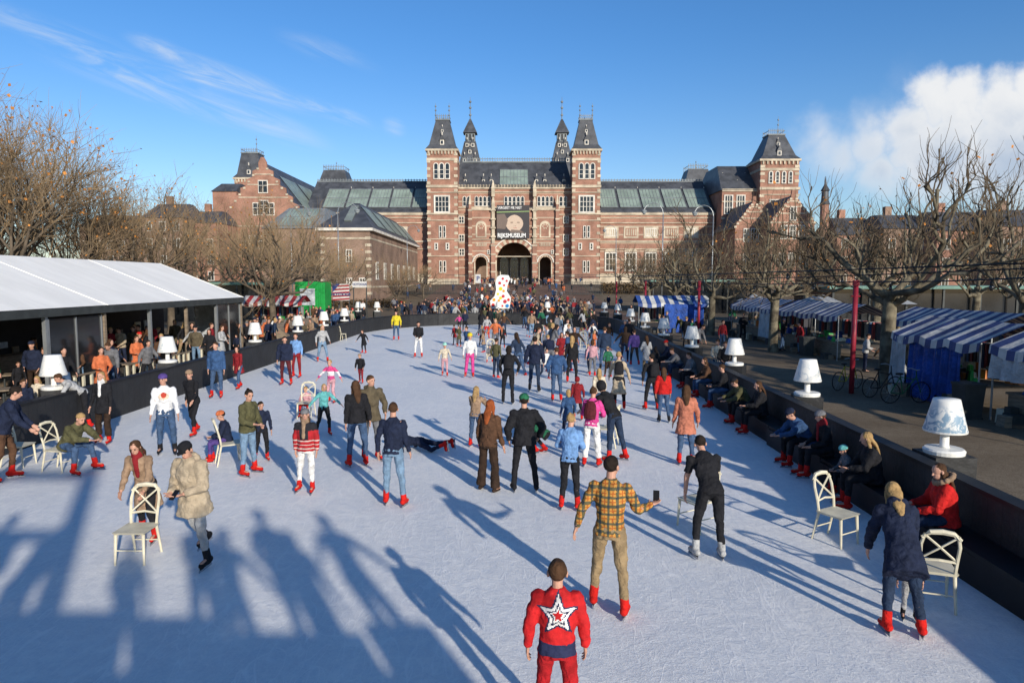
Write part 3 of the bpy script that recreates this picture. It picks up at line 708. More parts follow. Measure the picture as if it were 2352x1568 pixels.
b=MB(); b.box(cx-w*.08,cx-w*.0,d-.045,d-.031,cz+h*.02,cz+h*.045,0); b.box(cx+w*.12,cx+w*.2,d-.045,d-.031,cz+h*.02,cz+h*.045,0); b.box(cx+w*.05,cx+w*.08,d-.045,d-.031,cz-h*.08,cz-h*.065,0); b.box(cx+w*.01,cx+w*.12,d-.045,d-.031,cz-h*.14,cz-h*.125,1)
b.done('portrait_features',[flatc('portrait_dark',(.12,.08,.06)),flatc('portrait_lips',(.4,.15,.12))],ban,OB,kind='stuff')
b=MB(); b.ext([(x0,z0+h*.77),(x1,z0+h*.80),(x1,z0+h*.825),(x0,z0+h*.80)],d-.06,d-.05); b.done('green_stripe',flatc('stripe_green',(.25,.36,.14)),ban,OB)
wl=flatc('white_lettering',(.8,.8,.78))
text('VERGEET ME NIET',.8,(x0+.2,d-.08,z0+h*.915),(pi/2,0,0),wl,ban,OB,align='LEFT',width=w*.74,off=.01)
text('RIJKSMUSEUM',1.3,(x0+.15,d-.08,z0+h*.09),(pi/2,0,0),wl,ban,OB,align='LEFT',width=w*.86,off=.025)
print('museum',time.time()-T0)
# ---------------------------------------------------------------- trees
def rv(r,s=1): return V((r.gauss(0,1),r.gauss(0,1),r.gauss(0,1)))*s
def treemesh(seed,kind):
    r=random.Random(seed); tr=MB(); cw=MB(); lf=MB()
    if kind=='pollard': nL=[6,5,5,5]; LL=[2.8,1.9,1.1,.75]; RA=[.115,.056,.026,.009]; up=[.10,.22,.26,.3]; th=3.1; tr0=.25; wob=.34; lp=.05
    elif kind=='fine': nL=[10,7,7,8]; LL=[4.6,2.9,1.7,1.15]; RA=[.10,.045,.018,.0075]; up=[.18,.13,.1,.05]; th=2.2; tr0=.24; wob=.15; lp=.16
    else: nL=[7,5,5,6]; LL=[3.3,2.2,1.4,1.0]; RA=[.11,.05,.02,.008]; up=[.14,.15,.2,.2]; th=2.8; tr0=.22; wob=.22; lp=.07
    pts=[V((0,0,-.1)),V((0,0,.25)),V((.03,.02,th*.5)),V((-.03,.03,th))]
    tr.path(pts,[tr0*1.35,tr0*1.05,tr0*.9,tr0*.85],9)
    def grow(p,d,lev):
        L=LL[lev]*r.uniform(.65,1.25); ns=(6,5,4,3)[lev]; pts=[p.copy()]; rad=[RA[lev]*(1.3 if lev==0 else 1)]; dirs=[d]
        for i in range(ns):
            d=(d+rv(r,wob*(1 if lev<3 else .5))+V((0,0,up[lev]))).normalized(); p=p+d*L/ns; pts.append(p); dirs.append(d)
            rad.append(RA[lev]*(1-.55*(i+1)/ns)*(r.uniform(.8,1.35) if lev<2 and kind=='pollard' else 1))
        if kind=='pollard' and lev in(1,2): rad[-1]*=2.2
        (tr if lev<2 else cw).path(pts,rad,(7,5,4,3)[lev])
        if lev<3:
            for k in range(nL[lev+1]):
                i=r.choice(range(ns-(3 if lev else 4),ns+1)) if k else ns; q=pts[max(i,1)]; dd=dirs[max(i,1)]
                side=rv(r).normalized(); side=(side-dd*side.dot(dd)).normalized()
                nd=(dd*r.uniform(.5,1)+side*r.uniform(.5,1.0)+V((0,0,.15))).normalized()
                grow(q,nd,lev+1)
        elif r.random()<lp:
                s=.045+.035*r.random(); c=pts[-1]; u=rv(r).normalized()*s; v=u.cross(rv(r).normalized()).normalized()*s
                lf.add([c-u,c-v,c+u,c+v],[(0,1,2,3)])
    for k in range(nL[0]):
        a=2*pi*k/nL[0]+r.uniform(-.3,.3); el=r.uniform(.35,.9) if kind!='fine' else r.uniform(.3,1.6)
        grow(V((0,0,th-.15-r.random()*.5)),V((cos(a),sin(a),el)).normalized(),0)
    return tr,cw,lf
TR={}
for kind,seeds,bk in (('pollard',(11,12,13,14),'bark'),('fine',(21,22),'barkd'),('mid',(31,32,33),'barkd')):
    for i,s in enumerate(seeds):
        tr,cw,lf=treemesh(s,kind)
        lab={'pollard':'bare pollarded plane tree with knobbly spreading limbs','fine':'tall bare tree with dense upright twigs and orange leaves','mid':'bare plane tree with fine twiggy crown'}[kind]
        e=E('plane_tree' if kind!='fine' else 'ash_tree',(0,-500,0),lab,'tree','bare winter trees on the square')
        tr.done('trunk',bk,e,smooth=True); c=cw.done('crown','twigw' if kind!='pollard' else 'twig',e,smooth=False); lf.done('leaf_cluster','leaf',c,kind='stuff')
        TR[(kind,i)]=e
def tree(kind,i,x,y,s,rot): clone(TR[(kind,i)],(x,y,gz(y)),rot,s)
R_=random.Random(5)
for j,(x,y,s) in enumerate(((14.6,14.5,1.05),(14.4,26,1.1),(14.6,38,1.0),(14.6,50,1.0),(14.8,62,1.0),(15,75,1.0),(22.5,20,1.2),(24,32,1.1),(24,45,1.1),(25,58,1.1),(26,74,1.1),(34,50,1.2),(36,68,1.2),(19,88,.95))):
    tree('pollard',j%4,x,y,s*R_.uniform(.93,1.08),j*1.3+.7)
for j,(x,y,s) in enumerate(((-17.2,49,1.15),(-21,60,1.25),(-18.5,74,1.0),(-26,52,1.3),(-28,70,1.3),(-24,86,1.0),(-36,80,1.4),(-33,98,1.1),(44,95,1.2),(58,85,1.3),(-15.5,92,.7),(-14.5,112,.75),(-19,118,.75),(20,128,.8),(26,135,.8),(33,125,.85),(-50,88,1.5))):
    tree('mid',j%3,x,y,s*R_.uniform(.93,1.08),j*1.9)
for j,(x,y,s) in enumerate(((-26.5,35,1.3),(-33,42,1.4),(-30,29,1.05),(-26.5,43,1.08),(-37,36,1.25),(-46,58,1.4))):
    tree('fine',j%2,x,y,s,j*2.1)
for e in list(TR.values()): wipe(e)
print('trees',time.time()-T0)
def hedge(x0,x1,y0,y1,z,h,lab):
    r=random.Random(int(x0*10)); b=MB()
    for i in range(int((x1-x0)*(y1-y0)*h*25)+600):
        c=V((r.uniform(x0,x1),r.uniform(y0,y1),z+r.random()**.6*h*r.uniform(.8,1.1))); s=.22*r.uniform(.5,1)
        u=rv(r).normalized()*s; v=u.cross(rv(r).normalized()).normalized()*s*.6; b.add([c-u,c-v,c+u,c+v],[(0,1,2,3)])
    b.done('hedge','hedge',org=((x0+x1)/2,y0,z),label=lab,category='hedge',kind='stuff')
hedge(15.5,26,118,121,gz(118),2.0,'brown clipped winter hedge beside the path')
hedge(-30,-15,95,97,gz(95),1.2,'low green brown hedge in front of brick building')
def fence(x0,x1,y,h,lab):
    z=gz(y); e=E('iron_fence',((x0+x1)/2,y,z),lab,'fence'); o=((x0+x1)/2,y,z); b=MB(); x=x0
    while x<=x1: b.box(x-.025,x+.025,y-.02,y+.02,z,z+h); x+=.28
    b.done('bar','iron',e,o,kind='stuff'); b=MB(); b.box(x0,x1,y+.02,y+.06,z+.2,z+.28); b.done('rail','iron',e,o); b=MB(); b.box(x0,x1,y+.02,y+.06,z+h-.3,z+h-.22); b.done('rail','iron',e,o)
fence(-21,-9.5,118,2.4,'tall dark iron railing beside the path'); fence(9.5,15.5,117,2.4,'tall dark iron railing by the hedge')
fence(-13.5,-8,140,2.4,'dark iron railing near museum entrance'); fence(8,18,140,2.4,'dark iron railing near museum wall')
# ---------------------------------------------------------------- street lamps
def slamp():
    e=E('street_lamp',(0,-500,0),'tall pale steel street lamp with curved arm','street lamp','tall street lamps'); b=MB()
    b.tube((0,0,0),(0,0,1.2),.12,.1,8,False); b.tube((0,0,1.2),(0,0,11),.08,.055,8,False); b.done('post','greylamp',e,smooth=True)
    b=MB(); b.path([V((1.1*(1-cos(pi*i/8)) ,0,11+1.3*sin(pi*i/8)*.9)) for i in range(8)],[.045]*8,6); b.done('arm','greylamp',e)
    b=MB(); b.ell(V((2.1,0,11.3)),V((.32,0,0)),V((0,.25,0)),V((0,0,.16)),10); b.loft([(V((2.1,0,10.95)),V((.1,0,0)),V((0,.1,0))),(V((2.1,0,11.2)),V((.28,0,0)),V((0,.22,0)))],10); b.done('lamp_head','lead',e,smooth=True)
    return e
S0=slamp()
for px,pt,d,ro in ((777,468,78,0),(669,475,84,0),(1522,470,82,pi),(1637,475,84,pi),(935,520,120,0),(1415,520,120,pi)):
    x=X(px,d); h=Z(pt,d)-gz(d); clone(S0,(x,d,gz(d)),ro,(h/12.0,h/12.0,h/12.0))
wipe(S0)
poles=[]
for i,y in enumerate((23.7,43.5,61,78)):
    b=MB(); x=11.9; e=E('red_pole',(x,y,0),'dark red round steel pole carrying string lights','pole','red poles along the square')
    b.tube((0,0,0),(0,0,3.75),.085,.085,12,False); b.done('post','redpole',e,smooth=True)
    b=MB(); b.tube((0,0,3.75),(0,0,3.95),.11,.11,12,False); b.tube((-.16,0,3.4),(.16,0,3.4),.03,.03,6,False); b.done('cap',"redpole",e); poles.append(V((x,y,3.9)))
def wire(a,c,sag,bulbs,lab,r=.018):
    b=MB(); n=24; pts=[a.lerp(c,i/n)+V((0,0,-sag*4*(i/n)*(1-i/n))) for i in range(n+1)]
    b.path(pts,[r]*(n+1),4); e=E('string_light',a,lab,'string lights','string lights over the square'); b.done('cable','dark',e,a)
    for k in range(bulbs):
        i=int((k+.5)*n/bulbs); p=pts[i]; b=MB(); b.tube(p-V((0,0,.04)),p-V((0,0,.14)),.035,.04,8,False,mi=0); b.ell(p-V((0,0,.2)),V((.055,0,0)),V((0,.055,0)),V((0,0,.075)),8,1); b.done('bulb',['dark','glass'],e,a,smooth=True)
ends=[V((11.0,9,4.25))]+poles
for a,c in zip(ends[:-1],ends[1:]): wire(a,c,.12,3 if a.y<30 else 4,'black cable with hanging bulbs between red poles')
wire(V((11.6,10,4.32)),V((3,64,4.3)),.1,6,'long thin black cable with bulbs over the square')
wire(V((13.5,11,4.35)),V((9,60,4.1)),.2,5,'long thin black cable with bulbs beside the rink')
# ---------------------------------------------------------------- tent pavilion
PO=(-15,28,0); pv=E('tent_pavilion',PO,'long white canvas roofed cafe pavilion with open front','pavilion')
ya,yb=6,37.6; b=MB()
def roofz(x): return 3.05+(x+14.8)/(-4.5)*1.85 if x>-19.3 else 3.05+(x+23.8)/4.5*1.85
b.add([(-14.8,ya,3.05),(-14.8,yb,3.05),(-19.3,yb,4.9),(-19.3,ya,4.9),(-23.8,yb,3.05),(-23.8,ya,3.05)],[(0,1,2,3),(3,2,4,5)])
b.ext([(-14.8,3.03),(-19.3,4.87),(-23.8,3.03)],yb+.01,yb+.05)
rf=b.done('roof','tent',pv,PO)
for j in range(0,31,6):
    y=ya+(yb-ya)*j/30; b=MB(); b.tube((-14.75,y,roofz(-14.8)),(-19.3,y,4.9),.014,.014,6,False); b.done('roof_seam','tentseam',rf,PO)
b=MB(); b.box(-14.85,-14.75,ya,yb,2.78,3.03); b.done('fascia','iron',pv,PO)
for j in range(11):
    y=ya+(yb-ya)*j/10; b=MB(); b.box(-15.0,-14.88,y-.06,y+.06,.15,2.78); b.done('post','greylamp' if j%2 else 'wood',pv,PO)
b=MB(); b.box(-23.5,-23.4,ya,yb,0,1.1); b.done('back_wall','dark',pv,PO)
b=MB(); b.box(-23.4,-15.0,yb-.1,yb,0,1.0); b.done('end_wall','dark',pv,PO)
b=MB(); b.box(-19.4,-19.2,ya,yb,.15,2.9)
b.done('partition','dark',pv,PO)
b=MB(); ri=random.Random(8)
for j in range(34):
    y=8+j*.86; z=ri.uniform(.9,1.9); b.box(-19.19,-19.12,y,y+ri.uniform(.3,.7),z,z+ri.uniform(.15,.5),j%4)
b.done('interior_shelf_goods',['whitetarp','wood','orange','cream'],pv,PO,kind='stuff')
b=MB(); b.box(-19.0,-18.3,14,34,.15,1.2); b.done('bar_counter','wood',pv,PO)
b=MB(); b.box(-23.5,-12.3,ya,yb,.004,.15); b.done('deck_floor','deck',pv,PO)
for j in (5,9):
    y=ya+(yb-ya)*j/10; b=MB(); b.box(-14.96,-14.94,y+.1,y+3.0,.3,2.7,0)
    for yy in (y+.1,y+1.5,y+2.95): b.box(-14.98,-14.9,yy,yy+.05,.3,2.7,1)
    b.done('glass_panel',['glass','greylamp'],pv,PO)
b=MB(); b.box(-17.5,-15.0,yb+.02,yb+.04,.8,2.6); b.done('end_blind','whitetarp',pv,PO)
for j in range(4):
    y=21+j*2.9; e=E('slatted_screen',(-13.6,y,.15),'pale wooden slatted screen on the cafe deck','screen','slatted screens on the deck')
    b=MB()
    for k in range(5): b.box(-13.62,-13.56,y+k*.42,y+k*.42+.09,.15,.95)
    b.done('slat','cream',e,(-13.6,y,.15),kind='stuff'); b=MB(); b.box(-13.64,-13.54,y,y+1.9,.952,1.0); b.done('top_rail','wood',e,(-13.6,y,.15))
def table0():
    e=E('cafe_table',(0,-500,0),'small round cafe table on pavilion deck','table','cafe tables on the deck'); b=MB(); b.tube((0,0,.72),(0,0,.76),.35,.35,16,False); b.done('table_top','wood',e)
    b=MB(); b.tube((0,0,.03),(0,0,.72),.03,.03,8,False); b.tube((0,0,0),(0,0,.03),.22,.2,12,False); b.done('pedestal','iron',e); return e
t0=table0()
for j in range(8): clone(t0,(-14.3-2.2*(j%2),13+j*3,.15))
wipe(t0)
b=MB(); b.ext([(-13.4,0),(-12.2,0),(-12.4,.35),(-13.6,1.5)],39,46); b.done('wooden_ramp','wood',org=(-13,39,0),label='weathered wooden ramp beside the tent pavilion',category='ramp')
# ---------------------------------------------------------------- stalls
CL=[flatc('cloth_a',(.03,.03,.04)),flatc('cloth_b',(.3,.05,.05)),flatc('cloth_c',(.05,.1,.2)),flatc('cloth_d',(.35,.32,.28))]
def stall(x0,x1,y0,y1,ez,rz,mt,lab,tarp=None,axis='x'):
    o=((x0+x1)/2,(y0+y1)/2,0); e=E('market_stall',o,lab,'market stall','market stalls on the square')
    b=MB(); n=24; vs=[];fs=[]; rr_=random.Random(int(x0*13+y0))
    for j in range(n+1):
        sg=-.11*abs(sin(pi*j/n*3))-.02*rr_.random(); mg=-.09*abs(sin(pi*j/n*3))
        if axis=='x': y=y0+(y1-y0)*j/n; row=[(x0-.03,y,ez-.24+sg*1.2),(x0,y,ez+sg),(x0*.75+x1*.25,y,(ez+rz)/2+mg),((x0+x1)/2,y,rz+sg*.3),(x0*.25+x1*.75,y,(ez+rz)/2+mg),(x1,y,ez+sg)]
        else: x=x0+(x1-x0)*j/n; row=[(x,y0-.03,ez-.24+sg*1.2),(x,y0,ez+sg),(x,y0*.75+y1*.25,(ez+rz)/2+mg),(x,(y0+y1)/2,rz+sg*.3),(x,y0*.25+y1*.75,(ez+rz)/2+mg),(x,y1,ez+sg)]
        vs+=row
    for j in range(n):
        for i in range(5): fs.append((j*6+i,j*6+i+1,(j+1)*6+i+1,(j+1)*6+i))
    b.add(vs,fs); b.done('canopy',mt,e,o,smooth=False)
    for x in (x0+.08,x1-.08):
        for y in (y0+.08,y1-.08):
            b=MB(); b.tube((x,y,0),(x,y,ez-.02),.03,.03,6,False); b.done('pole','greylamp',e,o)
    b=MB(); b.box(x0+.3,x1-.3,y0+.3,y1-.3,.78,.84,0)
    b.box(x0+.35,x0+.4,y0+.35,y1-.35,.1,.78,0); b.done('table','wood',e,o)
    r=random.Random(int(x0*7+y0*3))
    b=MB()
    for k in range(34):
        x=r.uniform(x0+.35,x1-.6);y=r.uniform(y0+.4,y1-.6); s=r.uniform(.12,.32); b.fr(x,x+s,y,y+s,.842,x+.03,x+s-.03,y+.03,y+s-.03,.842+r.uniform(.08,.45),r.randrange(6))
    for k in range(10):
        x=x0-r.uniform(.0,.35) if axis=='x' else r.uniform(x0,x1);y=r.uniform(y0+.3,y1-.5) if axis=='x' else y0-r.uniform(0,.4); s=r.uniform(.25,.45); b.fr(x,x+s,y,y+s,.004,x+.02,x+s-.02,y+.02,y+s-.02,r.uniform(.2,.5),r.choice((0,1,4,4,0)))
    b.done('goods',['wood','cream','orange','bluetarp','iron','green'],e,o,kind='stuff')
    b=MB()
    for k in range(20):
        if axis=='x': y=y0+.5+(y1-y0-1)*k/20; b.box(x1-.6,x1-.15,y,y+.12,.9+.2*r.random(),1.85,k%4)
        else: x=x0+.5+(x1-x0-1)*k/20; b.box(x,x+.12,y1-.6,y1-.15,.9+.2*r.random(),1.85,k%4)
    b.done('hanging_clothes',CL,e,o,kind='stuff')
    for (ax,ay,bx,by,zt,zb_,tm) in (tarp or ()):
            b=MB(); n=16; vs=[];fs=[]
            for j in range(n+1):
                t=j/n; px_=ax+(bx-ax)*t; py_=ay+(by-ay)*t; nx_,ny_=-(by-ay),(bx-ax); L=sqrt(nx_*nx_+ny_*ny_); w=.09*sin(j*2.1)+.04*sin(j*5.3)
                for k,z in enumerate((zt,(zt+zb_)/2,zb_)): ww=w*(.3+k*.6); vs.append((px_+nx_/L*ww,py_+ny_/L*ww,z))
            for j in range(n):
                for k in range(2): fs.append((j*3+k,j*3+k+1,(j+1)*3+k+1,(j+1)*3+k))
            b.add(vs,fs); b.done('side_tarpaulin',tm,e,o,smooth=True)
    return e
stall(9.6,15.2,52,54.6,2.3,2.85,'bws_x','blue and white striped market stall with blue tarpaulin',tarp=[(11.6,51.9,14.6,51.9,2.2,.05,'bluetarp')],axis='y')
stall(16.0,18.8,42,50,2.25,2.8,'bws_y','blue and white striped market stall under plane trees',tarp=[(16,42,16,44,2.1,.4,'whitetarp')])
stall(16.0,18.8,33.5,41.5,2.25,2.8,'bws_y','blue and white striped stall with crates of goods')
stall(13.5,16.3,19.6,24.2,2.15,2.7,'bws_y','blue and white striped stall with hanging blue tarpaulins',tarp=[(13.5,24.1,14.7,24.3,2.05,.3,'whitetarp'),(13.5,21.6,13.6,23.2,2.0,.05,'bluetarp'),(13.55,20.5,13.55,21.6,2.0,.3,'bluetarp'),(13.5,23.3,13.5,24.1,2.0,.3,'whitetarp')])
stall(13.5,16.3,13.5,19.2,2.15,2.7,'bws_y','blue and white striped stall with white side sheet',tarp=[(13.5,16.6,13.52,19.1,2.0,1.2,'whitetarp')])
stall(17.6,20.2,25,32,2.25,2.75,'bws_y','blue and white striped market stall in second row')
stall(-21.5,-16.6,54,56.5,2.3,2.8,'rws_x','red and white striped market stall by the rink',axis='y')
d=70; x0=X(678,d,660);x1=X(746,d,660); o=((x0+x1)/2,d,0); k=E('green_kiosk',o,'bright green container kiosk with window hatch','kiosk')
b=MB(); b.box(x0,x1,d,d+2.4,.1,3.9)
for i in range(14): xx=x0+(x1-x0)*i/14; b.box(xx,xx+.1,d-.05,d,.2,3.7)
b.done('body','green',k,o); b=MB(); b.box(x0+.4,x1-.9,d-.1,d-.05,1.4,3.3,0); b.box(x0+.5,x1-1.0,d-.12,d-.1,1.5,3.2,1); b.done('hatch',['green','whitetarp'],k,o)
def sign(px0,px1,pt,pb,d,txt,bg,fg,lab,size):
    x0=X(px0,d,660);x1=X(px1,d,660); z0=Z(pb,d);z1=Z(pt,d); o=((x0+x1)/2,d,0); e=E('sign_board',o,lab,'sign'); b=MB(); b.box(x0,x1,d,d+.1,z0,z1); b.done('panel',bg,e,o)
    for xx in (x0,x1-.08):
        b=MB(); b.box(xx,xx+.08,d+.1,d+.18,gz(d),z1); b.done('post','iron',e,o)
    if txt: text(txt,size,((x0+x1)/2,d-.02,(z0+z1)/2),(pi/2,0,0),fg,e,o)
    return e,x0,x1,z0,z1,o
rd=flatc('sign_red',(.3,.03,.035)); bl=flatc('sign_blue',(.02,.04,.16)); wh=flatc('sign_white',(.55,.54,.52))
e,x0,x1,z0,z1,o=sign(764,802,652,690,62,None,wh,None,'red white and blue striped food stand sign',1)
for i in range(5):
    b=MB(); b.ext([(x0,z0+(z1-z0)*(i*.2)),(x0,z0+(z1-z0)*(i*.2+.1)),(x1,z0+(z1-z0)*min(1,i*.2+.16)),(x1,z0+(z1-z0)*min(1,i*.2+.06))],61.97,61.995); b.done('red_stripe',rd,e,o)
b=MB(); b.ext([(x0,z1),(x0,z1-(z1-z0)*.5),(x0+(x1-x0)*.45,z1)],61.95,61.965); b.done('blue_field',bl,e,o)
text('HOTDOGS',.36,((x0+x1)/2,61.93,z0+.55),(pi/2,0,0),bl,e,o)
sign(810,842,646,660,62,'HOTDOGS',wh,bl,'white food stand sign with blue letters',.26)
sign(1092,1104,630,650,96,'P',wh,bl,'small white sign board with blue symbol',.9)
def canopy(x0,x1,y0,y1,z,lab):
    o=((x0+x1)/2,y0,0); e=E('glass_pavilion',o,lab,'pavilion'); b=MB(); b.box(x0,x1,y0,y1,z,z+.25); b.done('roof','copper',e,o)
    b=MB(); b.box(x0+.8,x1-.8,y0+1,y1-1,0,z); b.done('wall','glass',e,o)
    n=int((x1-x0)/3)
    for i in range(n+1):
        x=x0+.4+(x1-x0-.8)*i/n; b=MB(); b.box(x-.08,x+.08,y0+.2,y0+.36,0,z); b.done('post','iron',e,o)
canopy(26,45,56,66,3.3,'low dark glass pavilion with green metal roof')
canopy(17,30,84,90,3.9,'low dark glass pavilion beside brick path')
canopy(-40,-23,66,74,3.6,'low dark cafe pavilion with green copper roof')
pg=flatc('parasol_grey',(.3,.31,.32))
def parasol(x,y,lab):
    e=E('parasol',(x,y,0),lab,'parasol','grey parasols'); b=MB(); b.tube((0,0,0),(0,0,2.7),.03,.03,6,False); b.done('pole','iron',e)
    b=MB(); b.loft([(V((0,0,2.3)),V((1.5,0,0)),V((0,1.5,0))),(V((0,0,2.85)),V((.06,0,0)),V((0,.06,0)))],8); b.done('canopy',pg,e)
for x,y in ((22,50),(25,55),(28,50),(20.5,58)): parasol(x,y,'pale grey parasol over cafe terrace')
sx_=X(1148,66,670); o=(sx_,66,0); sc=E('boot_sculpture',o,'large white boot shaped sculpture with colourful dots','sculpture')
zz=lambda py:Z(py,66)
b=MB(); pr=[(1168,632),(1172,640),(1166,655),(1164,668),(1174,684),(1170,708),(1128,708),(1126,690),(1136,680),(1140,664),(1138,650),(1142,636),(1150,631)]
b.ext([(X(p,66,q),zz(q)) for p,q in reversed(pr)],65.6,66.4); b.done('body','lampw',sc,o)
r=random.Random(3); cols=[(.6,.03,.03),(.75,.3,.02),(.02,.2,.5),(.7,.55,.03),(.5,.03,.05)]
cm=[flatc('dot_paint',c) for c in cols]; b=MB()
for px,py in ((1155,640),(1164,645),(1148,650),(1158,655),(1150,663),(1157,668),(1144,675),(1156,680),(1135,688),(1146,690),(1160,692),(1168,688),(1133,700),(1142,703),(1154,702),(1165,702),(1150,684)):
    x=X(px,66,py); z=zz(py); q=r.uniform(.10,.2); b.tube((x,65.57,z),(x,65.6,z),q,q,8,False,mi=r.randrange(5))
b.done('painted_dots',cm,sc,o,kind='stuff')
# ---------------------------------------------------------------- chairs
def chair0():
    e=E('wooden_chair',(0,-500,0),'cream painted wooden chair used as skating aid on ice','chair','cream wooden chairs on the ice')
    b=MB(); b.fr(-.2,.2,-.19,.2,.425,-.22,.22,-.2,.23,.46); b.done('seat','cream',e)
    for sx in (-1,1):
        b=MB(); b.tube((sx*.19,.19,.425),(sx*.2,.22,.0),.024,.015,8,False); b.done('leg','cream',e)
        b=MB(); b.tube((sx*.18,-.18,.425),(sx*.19,-.27,0),.022,.016,8,False); b.done('leg','cream',e)
    b=MB()
    for sx in (-1,1): b.path([V((sx*.18,-.18,.44)),V((sx*.19,-.2,.6)),V((sx*.2,-.25,.8)),V((sx*.17,-.29,.95))],[.02,.02,.02,.018],6)
    b.path([V((-.2,-.28,.9)),V((-.12,-.3,.975)),V((0,-.3,.99)),V((.12,-.3,.975)),V((.2,-.28,.9))],[.02,.03,.033,.03,.02],6)
    b.path([V((-.19,-.2,.6)),V((0,-.22,.62)),V((.19,-.2,.6))],[.016]*3,5)
    b.path([V((-.18,-.2,.62)),V((0,-.25,.78)),V((.17,-.28,.93))],[.014]*3,5); b.path([V((.18,-.2,.62)),V((0,-.25,.785)),V((-.17,-.28,.93))],[.014]*3,5)
    b.done('backrest','cream',e)
    for yy in (.2,-.22):
        b=MB(); b.tube((-.19,yy,.2),(.19,yy,.2),.01,.01,5,False); b.done('stretcher','cream',e)
    return e
C0=chair0()
def chair(px,py,yaw,s=1.0):
    x,y=G(px,py); clone(C0,(x,y,.012),-radians(yaw),s)
for a in ((318,1285,180),(45,1070,90),(140,1080,100),(528,1065,60),(1600,1212,-30),(1920,1245,150),(2140,1385,20),(1392,1025,-70),(785,782,40),(1078,738,10),(704,960,180),(1127,826,180),(985,745,90),(1342,800,20),(1240,760,60)): chair(*a)
wipe(C0)
def bicycle(x,y,rot,col,lab):
    e=E('bicycle',(x,y,0),lab,'bicycle','parked bicycles',rot)
    for wxp in (-.52,.52):
        b=MB(); n=24; b.path([V((wxp+.33*cos(2*pi*i/n),0,.34+.33*sin(2*pi*i/n))) for i in range(n+1)],[.018]*(n+1),6)
        w=b.done('wheel','dark',e)
        b=MB()
        for i in range(12): b.path([V((wxp,0,.34)),V((wxp+.32*cos(pi*i/6),0,.34+.32*sin(pi*i/6)))],[.003,.003],3)
        b.done('spokes','greylamp',w)
    b=MB(); P=[V((-.52,0,.34)),V((-.1,0,.3)),V((-.2,0,.85)),V((.35,0,.85)),V((.52,0,.34)),V((.33,0,1.05))]
    for i,j in ((0,1),(1,2),(0,2),(1,3),(3,4),(3,5)): b.path([P[i],P[j]],[.018,.018],6)
    b.path([P[2],V((.36,0,.75))],[.016,.016],6); b.done('frame',flatc('bicycle_paint',col),e)
    b=MB(); b.path([V((.15,-.26,1.08)),V((.3,-.2,1.1)),V((.34,0,1.06)),V((.3,.2,1.1)),V((.15,.26,1.08))],[.014]*5,6); b.done('handlebar','greylamp',e)
    b=MB(); b.ell(V((-.24,0,.95)),V((.14,0,0)),V((0,.08,0)),V((0,0,.04)),10); b.tube((-.2,0,.8),(-.22,0,.94),.014,.014,6,False); b.done('saddle','dark',e)
bicycle(12.6,23.0,.3,(.02,.02,.02),'black city bicycle parked by red pole'); bicycle(12.7,21.8,.1,(.03,.12,.05),'dark green bicycle parked beside stall'); bicycle(12.2,24.6,.5,(.35,.3,.02),'yellow bicycle leaning near red pole')
for x,y in ((13.1,19.4),(15.6,36),(16.0,50.6)):
    b=MB(); b.box(-.28,.28,-.28,.28,0,.05); b.fr(-.25,.25,-.25,.25,.05,-.3,.3,-.3,.3,.95); b.box(-.32,.32,-.32,.32,.95,1.02); o=b.done('waste_bin','iron',label='dark square waste bin beside market stall',category='bin'); o.location=(x,y,0)
# ---------------------------------------------------------------- footbridge behind camera, out of view; upper frames added for their shadows
FB=(0,-1.5,0); fb=E('footbridge',FB,'unseen wooden footbridge with parapet and frames shaped for shadows','bridge')
b=MB(); b.box(-14,3.2,-3.2,-.5,2.45,2.65); b.done('deck','wood',fb,FB)
x=-14; k=0
while x<3.0:
    wd=1.45 if k%3 else .9; top=3.0+.1*sin(k*1.7); b=MB(); b.box(x,min(3.2,x+wd),-.5,-.42,2.4,top); b.done('parapet_panel','planks',fb,FB); x+=wd+(.28 if x<-1.5 else .1); k+=1  # gaps and uneven tops shaped to break up the shadow on the ice
xs_=[-10.4,-8.6,-6.9,-5.2,-3.4,-1.7,.2]
for i,x in enumerate(xs_):
    b=MB(); b.box(x-.13,x+.13,-3.2,-3.0,2.6,6.6+.5*sin(i)); b.done('shadow_frame_post','wood',fb,FB)  # tall posts, beams and braces added to cast a shadow grid on the ice
for z0_,z1_ in ((6.1,6.32),(4.9,5.05)):
    b=MB(); b.box(-10.5,.33,-3.2,-3.0,z0_,z1_); b.done('shadow_beam','wood',fb,FB)
for x in (-10.4,-6.9,-3.4):
    b=MB(); b.path([V((x,-3.1,3.1)),V((x+1.75,-3.1,6.1))],[.09,.09],4); b.done('shadow_brace','wood',fb,FB)
for x in (-13.5,-9,-5,-1,2.9):
    for y in (-3,-.7):
        b=MB(); b.box(x-.1,x+.1,y-.1,y+.1,0,2.45); b.done('support_post','wood',fb,FB)
print('props',time.time()-T0)
